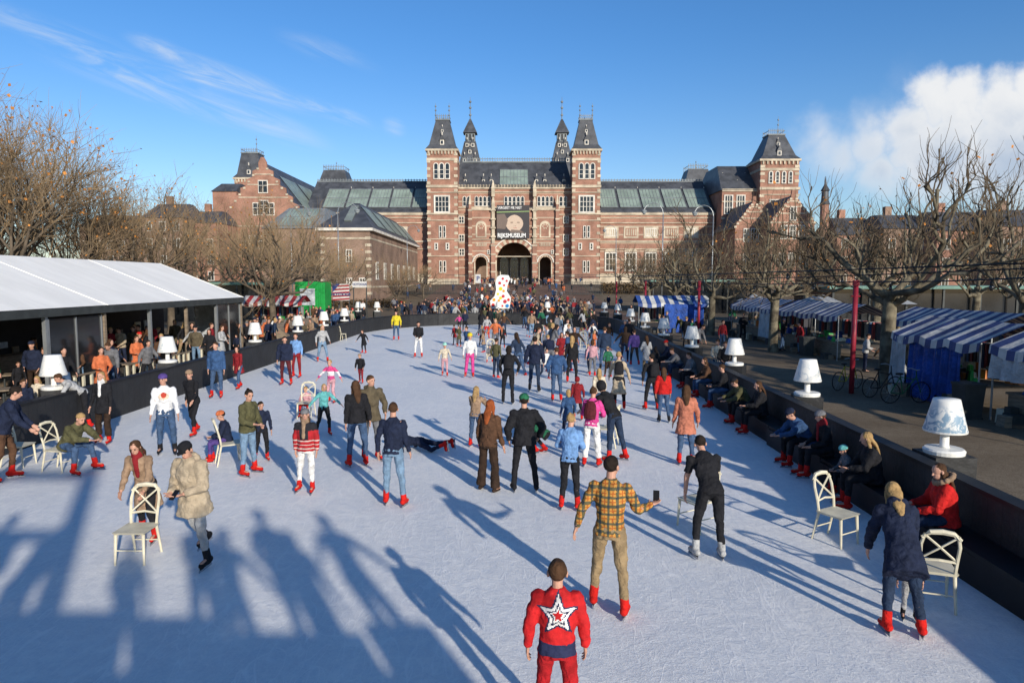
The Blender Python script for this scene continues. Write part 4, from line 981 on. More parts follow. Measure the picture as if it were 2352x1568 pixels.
# ---------------------------------------------------------------- people
PEND=[]
POSE={
'stand':dict(L=3,al=(-4,11,14,4),ar=(-2,12,18,4),ll=(5,5,-2,4),lr=(-3,6,-7,5)),
'kid':dict(L=3,al=(-2,16,14,4),ar=(0,15,18,3),ll=(5,6,-2,5),lr=(-3,7,-7,5)),
'stand2':dict(L=5,al=(12,14,60,-25),ar=(8,12,75,-25),ll=(3,6,-3,5),lr=(2,6,-4,5),hp=12),
'walk':dict(L=8,al=(25,16,42,6),ar=(-22,16,0,8),ll=(24,4,4,3),lr=(-10,5,-28,4)),
'glide':dict(L=22,al=(18,26,52,4),ar=(-18,30,20,18),ll=(36,5,-14,4),lr=(8,9,-44,8),hp=-6),
'phonewalk':dict(L=9,al=(12,14,82,-32),ar=(10,12,78,-30),ll=(6,4,-4,4),lr=(-12,6,-46,8),hp=20),
'out':dict(L=9,al=(8,42,20,36),ar=(4,38,14,32),ll=(14,7,-10,6),lr=(4,8,-18,6)),
'photo':dict(L=4,al=(48,8,112,-25),ar=(48,8,112,-25),ll=(4,6,-3,5),lr=(-2,6,-5,5)),
'pockets':dict(L=3,al=(-12,22,28,-10),ar=(-12,22,28,-10),ll=(6,5,-2,4),lr=(-3,6,-8,5)),
'phone_r':dict(L=3,al=(-6,24,10,18),ar=(10,26,92,30),ll=(12,7,2,6),lr=(-4,7,-10,6),hy=25,hp=-2),
'push':dict(L=18,al=(28,8,48,-4),ar=(28,8,48,-4),ll=(14,5,-4,4),lr=(-8,6,-22,5),hp=14),
'lean':dict(L=52,al=(40,12,34,4),ar=(40,12,34,4),ll=(4,9,-8,7),lr=(-2,9,-12,7),hp=10),
'leanback':dict(L=38,al=(14,12,14,4),ar=(10,10,10,2),ll=(6,7,-6,5),lr=(-2,7,-10,5),hp=16),
'leanside':dict(L=34,al=(46,10,52,4),ar=(46,10,52,4),ll=(2,6,-6,5),lr=(-6,6,-14,5),hp=8),
'sit':dict(L=10,al=(24,10,76,-22),ar=(20,10,72,-22),ll=(86,7,4,3),lr=(84,9,-2,4),hp=10,seat=1),
'sitfwd':dict(L=34,al=(46,12,78,-24),ar=(46,12,78,-24),ll=(86,10,8,4),lr=(84,12,-6,4),hp=12,seat=1),
'crouch':dict(L=62,al=(40,12,20,4),ar=(40,12,20,4),ll=(82,12,-34,6),lr=(70,12,-44,6),hp=-10),
'lie':dict(L=4,al=(60,30,120,20),ar=(30,30,90,10),ll=(20,6,-30,4),lr=(5,8,-15,6),hp=-20),
}
def dv(s,a,b_): a=radians(a);b_=radians(b_); return V((s*sin(b_),sin(a)*cos(b_),-cos(a)*cos(b_)))
def figure(pose,vox=.02,puff=0.,coat=0.,flare=0.,hair='short',hat=None,skate=True,hood=False,scarf=False,bag=False,headk=1.0,fine=False,fur=False,female=False,eyes=False,bareArm=False,jit=None):
    p=dict(POSE[pose])
    if jit:
        for k_ in ('al','ar','ll','lr'): p[k_]=tuple(v_+jit.uniform(-1,1)*(8 if k_ in('al','ar') else 4) for v_ in p[k_])
        p['L']=p['L']+jit.uniform(-2,5)
        if 'hy' not in p: p['hy']=jit.uniform(-26,26)
    L=radians(p['L']); T=V((0,sin(L),cos(L))); Fv=V((0,cos(L),-sin(L))); R=V((1,0,0))
    P=V((0,0,0)); out={}
    body=MB();jk=MB();tr=MB();sk=[MB(),MB()];bl=[MB(),MB()]
    sw=.165 if female else .185
    low=9; legs=[]
    for s,k in ((-1,'ll'),(1,'lr')):
        ta,tb,sa,sb=p[k]; hip=P+R*s*.09-T*.03*(0 if p.get('seat') else 1); kn=hip+dv(s,ta,tb)*.43; an=kn+dv(s,sa,sb)*.40
        fa=radians(sa*.55+(0)); fd=V((s*.12,cos(fa),sin(fa)*.8)).normalized(); sd_=(an-kn).normalized()
        legs.append((hip,kn,an,fd,sd_)); low=min(low,an.z)
    base=-low+(.145 if skate else .09)
    up=V((0,0,base))
    P=P+up; legs=[(a+up,b_+up,c+up,d_,e_) for a,b_,c,d_,e_ in legs]
    N=P+T*.525
    hp=radians(p.get('hp',0)); hy=radians(p.get('hy',0)); hl=L*.35+hp
    hz=V((0,sin(hl),cos(hl))); hf=V((sin(hy)*cos(hl),cos(hy)*cos(hl),-sin(hl))); hf=(hf-hz*hf.dot(hz)).normalized(); hr=hf.cross(hz)
    hc=N+(T*.5+hz*.5)*.135+hf*.015
    k=headk
    body.ell(hc+hz*.03*k-hf*.005,hr*.074*k,hf*.094*k,hz*.088*k,14); body.ell(hc-hz*.035*k+hf*.022*k,hr*.056*k,hf*.066*k,hz*.082*k,12)
    body.tube(hc+hf*.088*k+hz*.012*k,hc+hf*.104*k-hz*.018*k,.009*k,.014*k,6)
    for s in (-1,1): body.ell(hc+hr*s*.080*k-hz*.002,hr*.014*k,hf*.022*k,hz*.034*k,6)
    body.ell(hc+hf*.083*k-hz*.055*k,hr*.026*k,hf*.01,hz*.012*k,6)
    body.tube(N-T*.05,hc-hz*.03,.056,.052)
    body.loft([(P-T*.08,R*.14,Fv*.1),(P+T*.12,R*.125,Fv*.09),(P+T*.34,R*.15,Fv*.1),(P+T*.46,R*.12,Fv*.07),(P+T*.52,R*.05,Fv*.05)],14)
    pf=puff
    jr=[(P-T*.09,R*(.172+pf),Fv*(.125+pf)),(P+T*.1,R*(.15+pf*1.1),Fv*(.112+pf)),(P+T*.3,R*(.175+pf if not female else .158+pf),Fv*(.13+pf)),(P+T*.42,R*(.165+pf*.8),Fv*(.112+pf*.8)),(P+T*.485,R*(.12+pf*.4),Fv*(.085)),(P+T*.53,R*.07,Fv*.068)]
    if coat:
        dn=(-T*.5+V((0,0,-.5))).normalized()
        jr=[(P+dn*coat,R*(.2+pf+coat*.08),Fv*(.16+pf+coat*.1)),(P+dn*coat*.5,R*(.19+pf),Fv*(.15+pf))]+jr[1:]
    jk.loft(jr,18)
    jk.tube(N-T*.06,N+T*(.015 if not hood else .04),.075+pf*.3,.068+pf*.3,12,False)
    if hood: jk.ell(N-Fv*.075-T*.02,R*.12,Fv*.07,T*.085,12)
    arms=[]
    for s,kk in ((-1,'al'),(1,'ar')):
        a,b_,fa,fb=p[kk]; S=P+T*.435+R*s*sw; El=S+dv(s,a,b_)*.285; fdv=dv(s,fa,fb); W=El+fdv*.25
        arms.append((S,El,W,fdv))
        body.tube(S-R*s*.03,El,.05,.042); body.tube(El,W,.04,.027)
        if bareArm: jk.tube(S,S.lerp(El,.7),.066,.058,10,False); jk.ell(S,R*.07,Fv*.065,T*.062)
        else:
            jk.tube(S-R*s*.01,El,.068+pf*.8,.054+pf*.6); jk.tube(El,W-fdv*.005,.053+pf*.6,.038+pf*.35,10,False); jk.ell(El,R*(.054+pf*.6),Fv*(.054+pf*.6),T*(.054+pf*.6))
        w=V((0,1,0))-fdv*fdv.y
        if w.length<.35: w=R*s-fdv*fdv.x*s
        w.normalize(); inn=fdv.cross(w)
        if inn.dot(R*-s)<0: inn=-inn
        pc=W+fdv*.05
        body.ell(pc,w*.042,inn*.019,fdv*.055,10)
        if fine:
            for i,ln in enumerate((.068,.078,.072,.056)):
                q=W+fdv*.088+w*(1.5-i)*.0225; d1=(fdv+inn*.25+w*(1.5-i)*.1).normalized(); m_=q+d1*ln*.55; body.tube(q-fdv*.02,m_,.0098,.0092,6); body.tube(m_,m_+(d1+inn*.7).normalized()*ln*.5,.0092,.008,6)
            q=W+fdv*.03+w*.035; m_=q+(w*.8+fdv*.7+inn*.3).normalized()*.04; body.tube(q,m_,.013,.011,6); body.tube(m_,m_+(w*.25+fdv+inn*.3).normalized()*.032,.011,.009,6)
        else:
            body.ell(W+fdv*.125+inn*.012,w*.036,inn*.014,fdv*.045,8); body.tube(W+fdv*.04+w*.03,W+fdv*.09+w*.05,.012,.01,6)
    tr.loft([(P-T*.11-V((0,0,.02)),R*.155,Fv*.125),(P-T*.02,R*.162,Fv*.122),(P+T*.1,R*.14,Fv*.105)],14)
    for i,(hip,kn,an,fd,sdv) in enumerate(legs):
        s=(-1,1)[i]
        body.tube(hip,kn,.075,.05); body.tube(kn,an,.048,.034); body.tube(an-V((0,0,.03)),an-V((0,0,.03))+fd*.14,.032,.026)
        tr.tube(hip,kn,.092,.066+flare*.2); ce=kn.lerp(an,.84 if skate else 1.0); tr.tube(kn,ce,.065+flare*.2,.048+flare,10,False); tr.ell(kn,R*.066,V((0,.068,0)),V((0,0,.066)))
        q=sk[i]; rb=.054 if skate else .044
        fup=V((0,-fd.z,fd.y)).normalized() if abs(fd.y)>.2 else V((0,0,1))
        if skate:
            q.tube(kn.lerp(an,.68),an,rb*.98,rb,10,False); q.tube(an-fup*.045-fd*.05,an-fup*.058+fd*.155,.05,.038,10,k=1.0); q.ell(an,R*rb,fd*rb,fup*.06)
            a0=an-fup*.095-fd*.08; bb=bl[i]; a1=a0+fd*.29
            for pa,pb_ in ((a0+fd*.03,a0+fd*.09),(a1-fd*.1,a1-fd*.04)): bb.tube(pa,pb_,.016,.016,5)
            bw=R*.004; bb.add([a0-bw-fup*.045,a0+bw-fup*.045,a1+bw-fup*.045,a1-bw-fup*.045,a0-bw-fup*.012,a0+bw-fup*.012,a1+bw-fup*.012,a1-bw-fup*.012],[(3,2,1,0),(4,5,6,7),(0,1,5,4),(1,2,6,5),(2,3,7,6),(3,0,4,7)],1)
        else:
            q.tube(an-fup*.045-fd*.05,an-fup*.055+fd*.13,.04,.034,8); q.tube(kn.lerp(an,.85),an,.045,.045,8,False)
    def reg(nm,mb,vx,m,disp=0,smooth_it=2):
        me=bpy.data.meshes.new(nm); me.from_pydata([tuple(v) for v in mb.v],[],mb.f); me.materials.append(M[m])
        o=bpy.data.objects.new(nm,me); COL.objects.link(o)
        md=o.modifiers.new('r','REMESH'); md.mode='VOXEL'; md.voxel_size=vx; md.use_smooth_shade=True
        if smooth_it: sm=o.modifiers.new('s','SMOOTH'); sm.factor=.5; sm.iterations=smooth_it
        if disp:
            dm=o.modifiers.new('d','DISPLACE'); dm.texture=CT; dm.strength=disp; dm.mid_level=.5; dm.texture_coords='LOCAL'
        PEND.append(o); out[nm]=o; return o
    reg('body',body,.0075 if fine else max(.012,vox*.8),'skin',0,1)
    reg('jacket' if not coat else 'coat',jk,vox,'cloth',.045 if vox<.02 else .02)
    reg('trousers',tr,vox,'cloth',.035 if vox<.02 else 0)
    for i in (0,1): reg('ice_skate' if skate else 'shoe',sk[i],vox,'cloth'); out['shoe%d'%i]=out.pop('ice_skate' if skate else 'shoe')
    out['blades']=[(b_.done('blade',['dark','blade']),i) for i,b_ in enumerate(bl)] if (skate and vox<.02) else []
    hm=MB()
    if hair!='none':
        c=hc+hz*.040*k-hf*.020*k
        hm.ell(c,hr*.084*k,hf*.094*k,hz*.09*k,14)
        if hair=='long':
            b0=hc-hf*.055*k; hm.tube(b0,N-Fv*.10+T*.0,.075,.07,10,k=.6); hm.tube(N-Fv*.10,P+T*.36-Fv*.135,.085,.045,10,k=.5)
            for s in (-1,1): hm.tube(hc+hr*s*.07*k-hf*.01,N+R*s*.075-T*.03,.03,.028,8)
        if hair=='bob':
            hm.tube(hc-hf*.04,N-Fv*.05+T*.03,.078,.07,10,k=.7)
            for s in (-1,1): hm.tube(hc+hr*s*.068*k,hc+hr*s*.066*k-hz*.09,.03,.024,8)
        if hair=='bun': hm.ell(hc+hz*.11-hf*.07,hr*.035,hf*.035,hz*.035)
        if hair=='short': hm.ell(c+hf*.02*k+hz*.02*k,hr*.074*k,hf*.078*k,hz*.074*k,10)
        reg('hair',hm,vox if vox<.02 else .02,'cloth',.022 if vox<.02 else 0,1)
    if hat:
        h=MB()
        if hat=='beanie': h.loft([(hc+hz*.035*k,hr*.09*k,hf*.105*k),(hc+hz*.06*k,hr*.096*k,hf*.11*k),(hc+hz*.1*k,hr*.085*k,hf*.098*k),(hc+hz*.135*k,hr*.05*k,hf*.06*k),(hc+hz*.145*k,hr*.015,hf*.02)],14)
        elif hat=='cap': h.loft([(hc+hz*.05*k,hr*.09*k,hf*.104*k),(hc+hz*.1*k,hr*.082*k,hf*.095*k),(hc+hz*.135*k,hr*.03,hf*.04)],14); h.ell(hc+hz*.052*k+hf*.12*k,hr*.065*k,hf*.07*k,hz*.012)
        elif hat=='helmet': h.loft([(hc+hz*.03*k,hr*.1*k,hf*.115*k),(hc+hz*.09*k,hr*.1*k,hf*.115*k),(hc+hz*.14*k,hr*.07*k,hf*.085*k),(hc+hz*.165*k,hr*.02,hf*.03)],16)
        elif hat=='hood': h.ell(hc+hz*.02-hf*.02,hr*.11,hf*.115,hz*.13)
        reg('hat',h,min(vox,.02),'cloth',0,1)
    if scarf:
        h=MB(); h.tube(N-T*.01,N+T*.05,.098,.088,12,k=1); h.tube(N+Fv*.1,P+T*.22+Fv*.15,.045,.04,8,k=.5); reg('scarf',h,vox,'cloth',.02)
    if bag:
        h=MB(); c=P+T*.27-Fv*(.21+pf); h.loft([(c-T*.2,R*.13,Fv*.07),(c-T*.05,R*.145,Fv*.085),(c+T*.12,R*.13,Fv*.07),(c+T*.2,R*.07,Fv*.04)],10)
        for s in (-1,1): h.tube(P+T*.47+R*s*.1-Fv*.11,P+T*.49+R*s*.1+Fv*.06,.02,.02,6)
        reg('backpack',h,vox,'cloth',.01)
    if fur:
        h=MB()
        for i in range(12): a=2*pi*i/12; h.ell(N+T*.03-Fv*.03+R*.12*cos(a)+Fv*.11*sin(a)+T*.04*(-sin(a)),R*.045,Fv*.045,T*.045,8)
        reg('fur_trim',h,vox,'cloth',.03,0)
    ey=[]
    if eyes:
        for s in (-1,1):
            h=MB(); h.ell(hc+hf*.083*k+hr*s*.03*k+hz*.015*k,hr*.013*k,hf*.007,hz*.006*k,8); ey.append(('eye',h,'dark'))
            h=MB(); h.ell(hc+hf*.084*k+hr*s*.032*k+hz*.032*k,hr*.018*k,hf*.006,hz*.004*k,8); ey.append(('eyebrow',h,'barkd'))
        h=MB(); h.ell(hc+hf*.092*k-hz*.055*k,hr*.022*k,hf*.006,hz*.005*k,8); ey.append(('mouth',h,'lips'))
    out['face']=[h.done(nm,m) for nm,h,m in ey]
    out['hand']=[(W+fdv*.1) for S,El,W,fdv in arms]
    out['ptop']=hc.z+.13*k
    return out
M['lips']=mat('lips',(.35,.1,.08),.5,.1,5)
CT=bpy.data.textures.new('folds','CLOUDS'); CT.noise_scale=.1; CT.noise_depth=2
C=dict(black=(.014,.014,.017),navy=(.014,.02,.045),blue=(.035,.08,.18),lblue=(.16,.3,.55),jeans=(.05,.09,.17),ljeans=(.16,.25,.36),djeans=(.02,.035,.07),red=(.5,.016,.014),dred=(.22,.015,.02),
 orange=(.55,.15,.06),rust=(.45,.16,.1),tan=(.3,.2,.13),beige=(.42,.34,.24),brown=(.09,.045,.025),dbrown=(.035,.02,.013),olive=(.09,.085,.04),green=(.02,.12,.06),grey=(.15,.15,.16),lgrey=(.38,.38,.38),white=(.7,.69,.67),
 cream=(.6,.52,.4),teal=(.12,.4,.4),pink=(.6,.06,.25),lpink=(.55,.3,.33),maroon=(.09,.015,.02),yellow=(.6,.48,.03),purple=(.08,.05,.2),khaki=(.28,.2,.11),ginger=(.28,.07,.02),blond=(.36,.23,.1),hbrown=(.07,.035,.018),hdark=(.018,.012,.009),skate=(.55,.014,.01),parka=(.1,.08,.05),mint=(.3,.6,.5),brred=(.38,.012,.016))
CN=dict(lblue='pale blue',ljeans='pale denim',djeans='dark denim',dred='maroon',dbrown='brown',lgrey='grey',lpink='pale pink',jeans='denim',parka='brown')
def cn(c): return CN.get(c,c)
def parts(f):
    r=[]
    for kk in ('body','jacket','coat','trousers','shoe0','shoe1','hair','hat','scarf','backpack','fur_trim'):
        if kk in f: r.append((kk,f[kk]))
    return r
NEAR=[]; RJ=random.Random(99)
def N_(px,py,head,yaw,pose,top,bot,label,hc_='hbrown',shoe='skate',hatc='black',scc='white',bagc='black',loc=None,paint=None,z=.012,tilt=None,**kw):
    if loc: x,y=loc
    else: x,y=G(px,py)
    vox=.0125 if y<16 else (.017 if y<27 else .026)
    kw.setdefault('fine',y<12)
    kw.setdefault('eyes',y<22 and 90<(yaw%360)<270)
    f=figure(pose,vox=vox,jit=RJ if pose not in('phone_r','kid','lie') else None,**kw)
    s=-head/1.75 if head<0 else (Z(head,y)-z)/f['ptop']
    NEAR.append(dict(f=f,x=x,y=y,z=z,yaw=yaw,s=s,top=top,bot=bot,label=label,hair=hc_,shoe=shoe,hat=hatc,sc=scc,bag=bagc,paint=paint,tilt=tilt))
def p_plaid(x,y,z):
    u=(x*1.0+.02)%.095; v=z%.095
    a=u<.03; b_=v<.03
    if a and b_: return 2
    if a or b_: return 1
    if abs(u-.062)<.006 or abs(v-.062)<.006: return 3
    return 0
def starK(x,z,R):
    r=sqrt(x*x+z*z); th=math.degrees(atan2(x,z)); a=radians(abs(((th+36)%72)-36)); ri=.45*R
    rs=R*ri*sin(radians(36))/(R*sin(a)+ri*sin(radians(36)-a)); return r/rs
def p_star(x,y,z):
    if abs(x)>.19: return 0
    if y<0:
        k=starK(x-.01,z-1.32,.17)
        if k<.34: return 0
        if k<.52: return 1
        if k<.7: return 2
        if k<1.05: return 1
        if k<1.3: return 2
        if z<1.04: return 2
    return 0
def p_redplaid(x,y,z):
    if z<1.16: return 2 if (z%.08<.02) else 1
    return 1 if (abs(x)>.09 and z<1.35) else 0
def p_whitepink(x,y,z): return 1 if 1.12<z<1.3 else (2 if z<1.12 else 0)
def p_emblem(x,y,z): return 1 if y>0 and (x*x/.8+(z-1.33)**2)<.0035 else (2 if y>0 and (x*x*.5+(z-1.3)**2)<.006 and (int(x*90)+int(z*70))%2 else 0)
PT=dict(plaid=(p_plaid,[(.5,.24,.05),(.1,.09,.045),(.03,.04,.05),(.35,.1,.02)]),star=(p_star,[(.5,.013,.015),(.78,.76,.74),(.02,.025,.07)]),
 wp=(p_whitepink,[(.6,.06,.2),(.7,.65,.65),(.5,.06,.2)]),rp=(p_redplaid,[(.015,.015,.02),(.35,.015,.02),(.5,.45,.4)]),emb=(p_emblem,[(.68,.68,.68),(.45,.05,.03),(.5,.25,.03)]))
N_(1278,1705,1287,4,'kid','red','brred','child in red jacket with navy and white star, seen from behind','hbrown',shoe='skate',paint='star',puff=.015,headk=1.12)
N_(1398,1408,1047,14,'phone_r','orange','khaki','person in yellow plaid shirt and khaki trousers holding up phone','hdark',paint='plaid')
N_(1628,1282,-1.78,-6,'leanback','black','black','person in black t-shirt and black jeans bending over chair','hdark',shoe='lgrey',bareArm=True)
N_(2065,1455,-1.72,12,'leanback','navy','djeans','person in long navy coat bending over chair','blond',coat=.3,hair='long',puff=.02,hood=True,female=True)
N_(2088,1425,-.9,200,'stand','black','lgrey','small child in pale trousers held up on ice','blond',headk=1.35,shoe='black')
N_(340,1240,1002,180,'push','tan','black','person in brown wool coat and plaid scarf pushing chair','hbrown',coat=.42,hair='long',scarf=True,scc='dred',female=True)
N_(452,1300,1008,195,'phonewalk','beige','lgrey','person in beige puffer coat and black cap reading phone','hdark',coat=.24,puff=.035,hat='cap',shoe='black',hood=True)
N_(904,1162,925,5,'stand','navy','ljeans','person in navy sweater and light jeans in red skates','hbrown')
N_(1122,1128,918,25,'stand','brown','dbrown','person in brown leather jacket with long ginger hair','ginger',hair='long',flare=.045,skate=False,shoe='dbrown',female=True,puff=.01)
N_(1204,1130,905,-8,'pockets','black','black','person in black puffer jacket and green beanie','hdark',puff=.03,hat='beanie',hatc='green',shoe='black',coat=.12)
N_(1308,1172,950,15,'stand2','lblue','black','person in light blue sweater and black trousers','blond',hair='bun',female=True)
N_(1358,1072,890,20,'stand2','pink','white','person in pink top and white trousers with pink backpack','hbrown',bag=True,bagc='maroon',hair='bun',female=True,flare=.02)
N_(1408,1060,-1.8,-40,'leanside','black','djeans','person in black hooded jacket leaning onto chair','hdark',hat='hood',hatc='black')
N_(1573,1068,883,10,'stand','rust','jeans','person in long coral coat and blue jeans','hbrown',coat=.3,hair='long',female=True,puff=.01)
N_(706,1132,938,182,'stand','black','white','person in red and black plaid jacket with grey beanie','hbrown',paint='rp',hair='long',hat='beanie',hatc='grey',scarf=True,scc='tan',female=True,puff=.02)
N_(572,1092,893,110,'stand2','olive','ljeans','person in olive jacket and light jeans beside chair','hdark',hair='bun',female=True,puff=.02)
N_(448,1000,848,196,'walk','black','black','person in black jacket and brown beanie gliding on ice','hdark',hat='beanie',hatc='tan')
N_(384,1045,857,160,'stand','white','jeans','person in white printed sweatshirt and purple beanie','hdark',paint='emb',hat='beanie',hatc='purple',shoe='black')
N_(500,915,785,170,'stand','blue','jeans','person in blue jacket and jeans on red skates','hbrown',puff=.02)
N_(550,893,795,195,'walk','dred','jeans','person in red coat and blue jeans','hdark',coat=.3,hair='long',female=True)
N_(242,1020,852,176,'stand','black','dbrown','person in black coat, pale scarf and patterned trousers','blond',coat=.22,hair='long',scarf=True,flare=.03,female=True)
N_(158,1085,-1.75,105,'sitfwd','olive','jeans','person in olive jacket sitting on chair on ice','blond',puff=.02)
N_(192,985,-1.75,220,'lean','lgrey','black','person in grey jacket bending towards seated child','hbrown')
N_(14,1105,888,60,'push','navy','brown','person in navy jacket and brown trousers behind chair','hdark',puff=.02)
N_(60,1000,870,140,'stand','navy','black','person in dark blue jacket standing by barrier','hbrown',puff=.02)
N_(95,985,862,170,'stand2','cream','djeans','person in cream fleece jacket beside barrier','blond',hair='long',female=True)
N_(745,1000,880,150,'out','teal','black','person in teal sweater and black trousers','blond',hair='bob',female=True)
N_(822,1072,873,-30,'stand','black','jeans','person in black puffer jacket and blue jeans','hbrown',hair='long',puff=.02,female=True)
N_(853,1058,860,150,'pockets','parka','grey','person in brown parka and grey trousers','hbrown',coat=.15,puff=.02,hood=True)
N_(762,925,825,195,'out','pink','lpink','child in pink and white jacket with arms out','blond',paint='wp',hair='bun',headk=1.1)
N_(602,1060,920,150,'stand','navy','black','person in dark jacket behind orange beanie child','hdark')
N_(524,1060,-1.4,250,'sit','navy','purple','child in dark jacket and orange beanie sitting on chair','hdark',hat='beanie',hatc='orange',headk=1.1,puff=.02)
N_(705,955,-1.1,180,'sit','lpink','red','child in pink jacket sitting on chair','blond',headk=1.2)
N_(657,885,772,178,'stand','navy','maroon','person in dark puffer jacket and maroon trousers','hdark',puff=.03)
N_(682,868,765,190,'stand','lblue','dred','person in blue jacket and red trousers','hbrown')
N_(741,832,745,150,'walk','lgrey','ljeans','person in pale grey jacket and light jeans','blond',hair='long',female=True)
N_(836,812,757,200,'out','black','black','person in open black coat with arms spread','hbrown',coat=.35)
N_(829,880,812,185,'walk','black','dred','child in black jacket and brown beanie','hdark',hat='beanie',hatc='tan',headk=1.1,puff=.02)
N_(911,782,714,178,'stand','yellow','jeans','person in bright yellow jacket and jeans','hdark',puff=.01)
N_(962,822,738,180,'stand2','black','white','person in black jacket and white trousers','hdark')
N_(1022,865,787,175,'walk','cream','lpink','child in pale jacket and mint helmet','blond',hat='helmet',hatc='mint',headk=1.15)
N_(1080,868,765,180,'stand','white','pink','child in pink snow trousers and yellow helmet','hbrown',hat='helmet',hatc='yellow',headk=1.1,flare=.02)
N_(1168,928,793,5,'pockets','black','black','person in black jacket with black backpack','hdark',bag=True,hair='bob',shoe='black')
N_(1228,900,772,12,'stand','navy','djeans','person in navy puffer jacket and dark jeans','hdark',puff=.03,shoe='black')
N_(1278,922,797,0,'pockets','blue','jeans','person in blue winter jacket and jeans','hbrown',puff=.03)
N_(1313,880,770,10,'stand','black','black','person in black vest with long fair hair','blond',hair='long',female=True)
N_(1420,940,808,5,'walk','beige','black','person in long beige coat with black backpack','blond',coat=.5,bag=True,female=True)
N_(1523,970,843,0,'stand','red','jeans','person in bright red jacket and jeans','hbrown',hair='long',female=True,puff=.02,shoe='black')
N_(1496,942,812,-10,'stand','black','black','person in black jacket with backpack','hdark',bag=True)
N_(1388,850,750,0,'stand','djeans','jeans','person in dark blue jacket with hands low','hbrown',puff=.02,shoe='black')
N_(1360,865,780,15,'stand','lpink','grey','child in pale pink jacket','hbrown',hair='bob',headk=1.1)
N_(1457,840,757,-10,'stand','purple','black','person in striped purple jacket','hbrown',puff=.02)
N_(1305,1010,893,-10,'stand','blue','navy','person in blue coat beside friends','blond',coat=.3,hair='bob',female=True)
N_(1325,965,865,10,'stand','dred','black','person in red hooded coat','hbrown',coat=.3,hat='hood',hatc='dred')
N_(1375,960,845,0,'stand','cream','jeans','person in cream jumper with long blond hair','blond',hair='long',female=True)
N_(1092,1028,887,20,'photo','tan','jeans','person in brown jacket taking a photo','blond',hair='long',female=True)
N_(1250,1045,-1.5,-60,'crouch','green','black','person in green jacket crouching on the ice','hbrown',hair='long')
N_(1155,800,748,180,'stand','black','black','person in black coat and dark hair','hdark',hair='long',coat=.2)
N_(1125,832,-1.1,180,'sit','grey','cream','small child in grey jacket sitting on chair','hbrown',headk=1.25,hat='beanie',hatc='grey')
N_(1118,778,725,160,'walk','lgrey','red','child in grey jacket and red trousers','hbrown')
N_(1055,757,722,180,'out','pink','black','child in pink jacket with arms out','hbrown',headk=1.1)
N_(1040,1040,-1.5,0,'lie','navy','navy','person in dark clothes lying fallen on the ice','hdark',hair='long',tilt=1)
def B_(y,yaw,top,bot,label,pose='sit',h=-1.75,**kw): N_(0,0,h,yaw,pose,top,bot,label,loc=(wx(y)-.33,y),z=.012,**kw)
B_(G(2270,1350)[1]+.9,285,'red','djeans','person in red puffer with fur hood sitting on bench',hc_='hbrown',hair='long',fur=True,scc='tan',puff=.035,female=True)
B_(11.4,280,'black','black','person in black jacket with blond hair sitting on bench',hc_='blond',hair='long',puff=.03,female=True)
B_(12.3,275,'grey','black','child in dark hat sitting on bench',h=-1.15,hat='beanie',hatc='teal',headk=1.2)
B_(13.3,270,'black','black','person in black jacket, red scarf and grey beanie sitting',hat='beanie',hatc='grey',scarf=True,scc='dred')
B_(14.3,262,'blue','black','person in blue vest and dark beanie sitting',hat='beanie',hatc='navy',puff=.02,pose='sitfwd')
B_(17.2,275,'black','black','person in black coat with long brown hair sitting',hair='long',puff=.03,female=True)
B_(18.4,268,'olive','black','person in dark olive jacket sitting on bench',hat='cap',hatc='black',puff=.02,pose='sitfwd')
B_(20.6,290,'black','jeans','person in black jacket and jeans on bench')
B_(22.6,270,'brown','jeans','person in brown jacket sitting on bench',hair='bob')
B_(24.8,265,'grey','black','person in grey jacket sitting on bench',puff=.02)
B_(27,270,'grey','djeans','person in grey coat sitting on bench',pose='sitfwd')
B_(29.4,275,'navy','black','person in navy coat sitting on bench',hat='beanie',hatc='red')
for px,py,hd,yaw,po,tp,bt,lab,hr_ in ((182,895,798,150,'stand2','brown','ljeans','person in brown suede jacket standing on deck','long'),(215,880,800,170,'stand','navy','black','person in dark jacket on deck','short'),(45,915,830,120,'stand','black','black','person in dark coat by pavilion','short'),
  (452,820,760,150,'stand2','tan','djeans','person in tan jacket and pale beanie on deck','long'),(545,815,768,190,'stand','navy','black','person in navy coat by barrier','short'),(495,800,740,190,'stand','white','black','person in white jacket on deck','short'),(330,835,780,200,'stand2','black','jeans','person in black jacket beside table','short')):
    x,y=G(px,py,.15); N_(px,py,hd,yaw,po,tp,bt,lab,loc=(min(x,-12.6),y),z=.15,hair=hr_,skate=False,shoe='black')
for px,y,hd,tp in ((1640,25,775,'cream'),(1625,24,820,'black')):
    N_(0,0,-1.75,200,'stand2',tp,'jeans','person standing outside barrier beside giant lamp',loc=(wx(y)+.9,y+1),z=0,skate=False,shoe='black')
PROT=[]
for po,kw in (('stand',dict()),('walk',dict(hair='long',female=True)),('pockets',dict(puff=.02,hat='beanie')),('stand2',dict(coat=.35,hair='long',female=True)),('walk',dict(puff=.02)),('out',dict(hair='bob')),('stand',dict(coat=.3,bag=True)),('stand2',dict(puff=.02)),('pockets',dict(hat='beanie')),('leanback',dict(puff=.02)),('push',dict(coat=.2,hair='long',female=True)),('glide',dict(puff=.02)),('glide',dict(hair='long',female=True))):
    PROT.append((po,kw,figure(po,vox=.03,skate=False,jit=RJ,**kw)))
LOWP=[figure(po,vox=.06,skate=False,**kw) for po,kw in (('stand',dict(puff=.02)),('walk',dict(puff=.02)),('stand2',dict(coat=.3)))]
print('fig built',time.time()-T0,len(PEND))
dg=bpy.context.evaluated_depsgraph_get(); dg.update()
news=[(o,bpy.data.meshes.new_from_object(o.evaluated_get(dg))) for o in PEND]
for o,me in news:
    o.modifiers.clear(); o.data=me; me.name=o.name
print('remeshed',time.time()-T0)
phone_jobs=[]
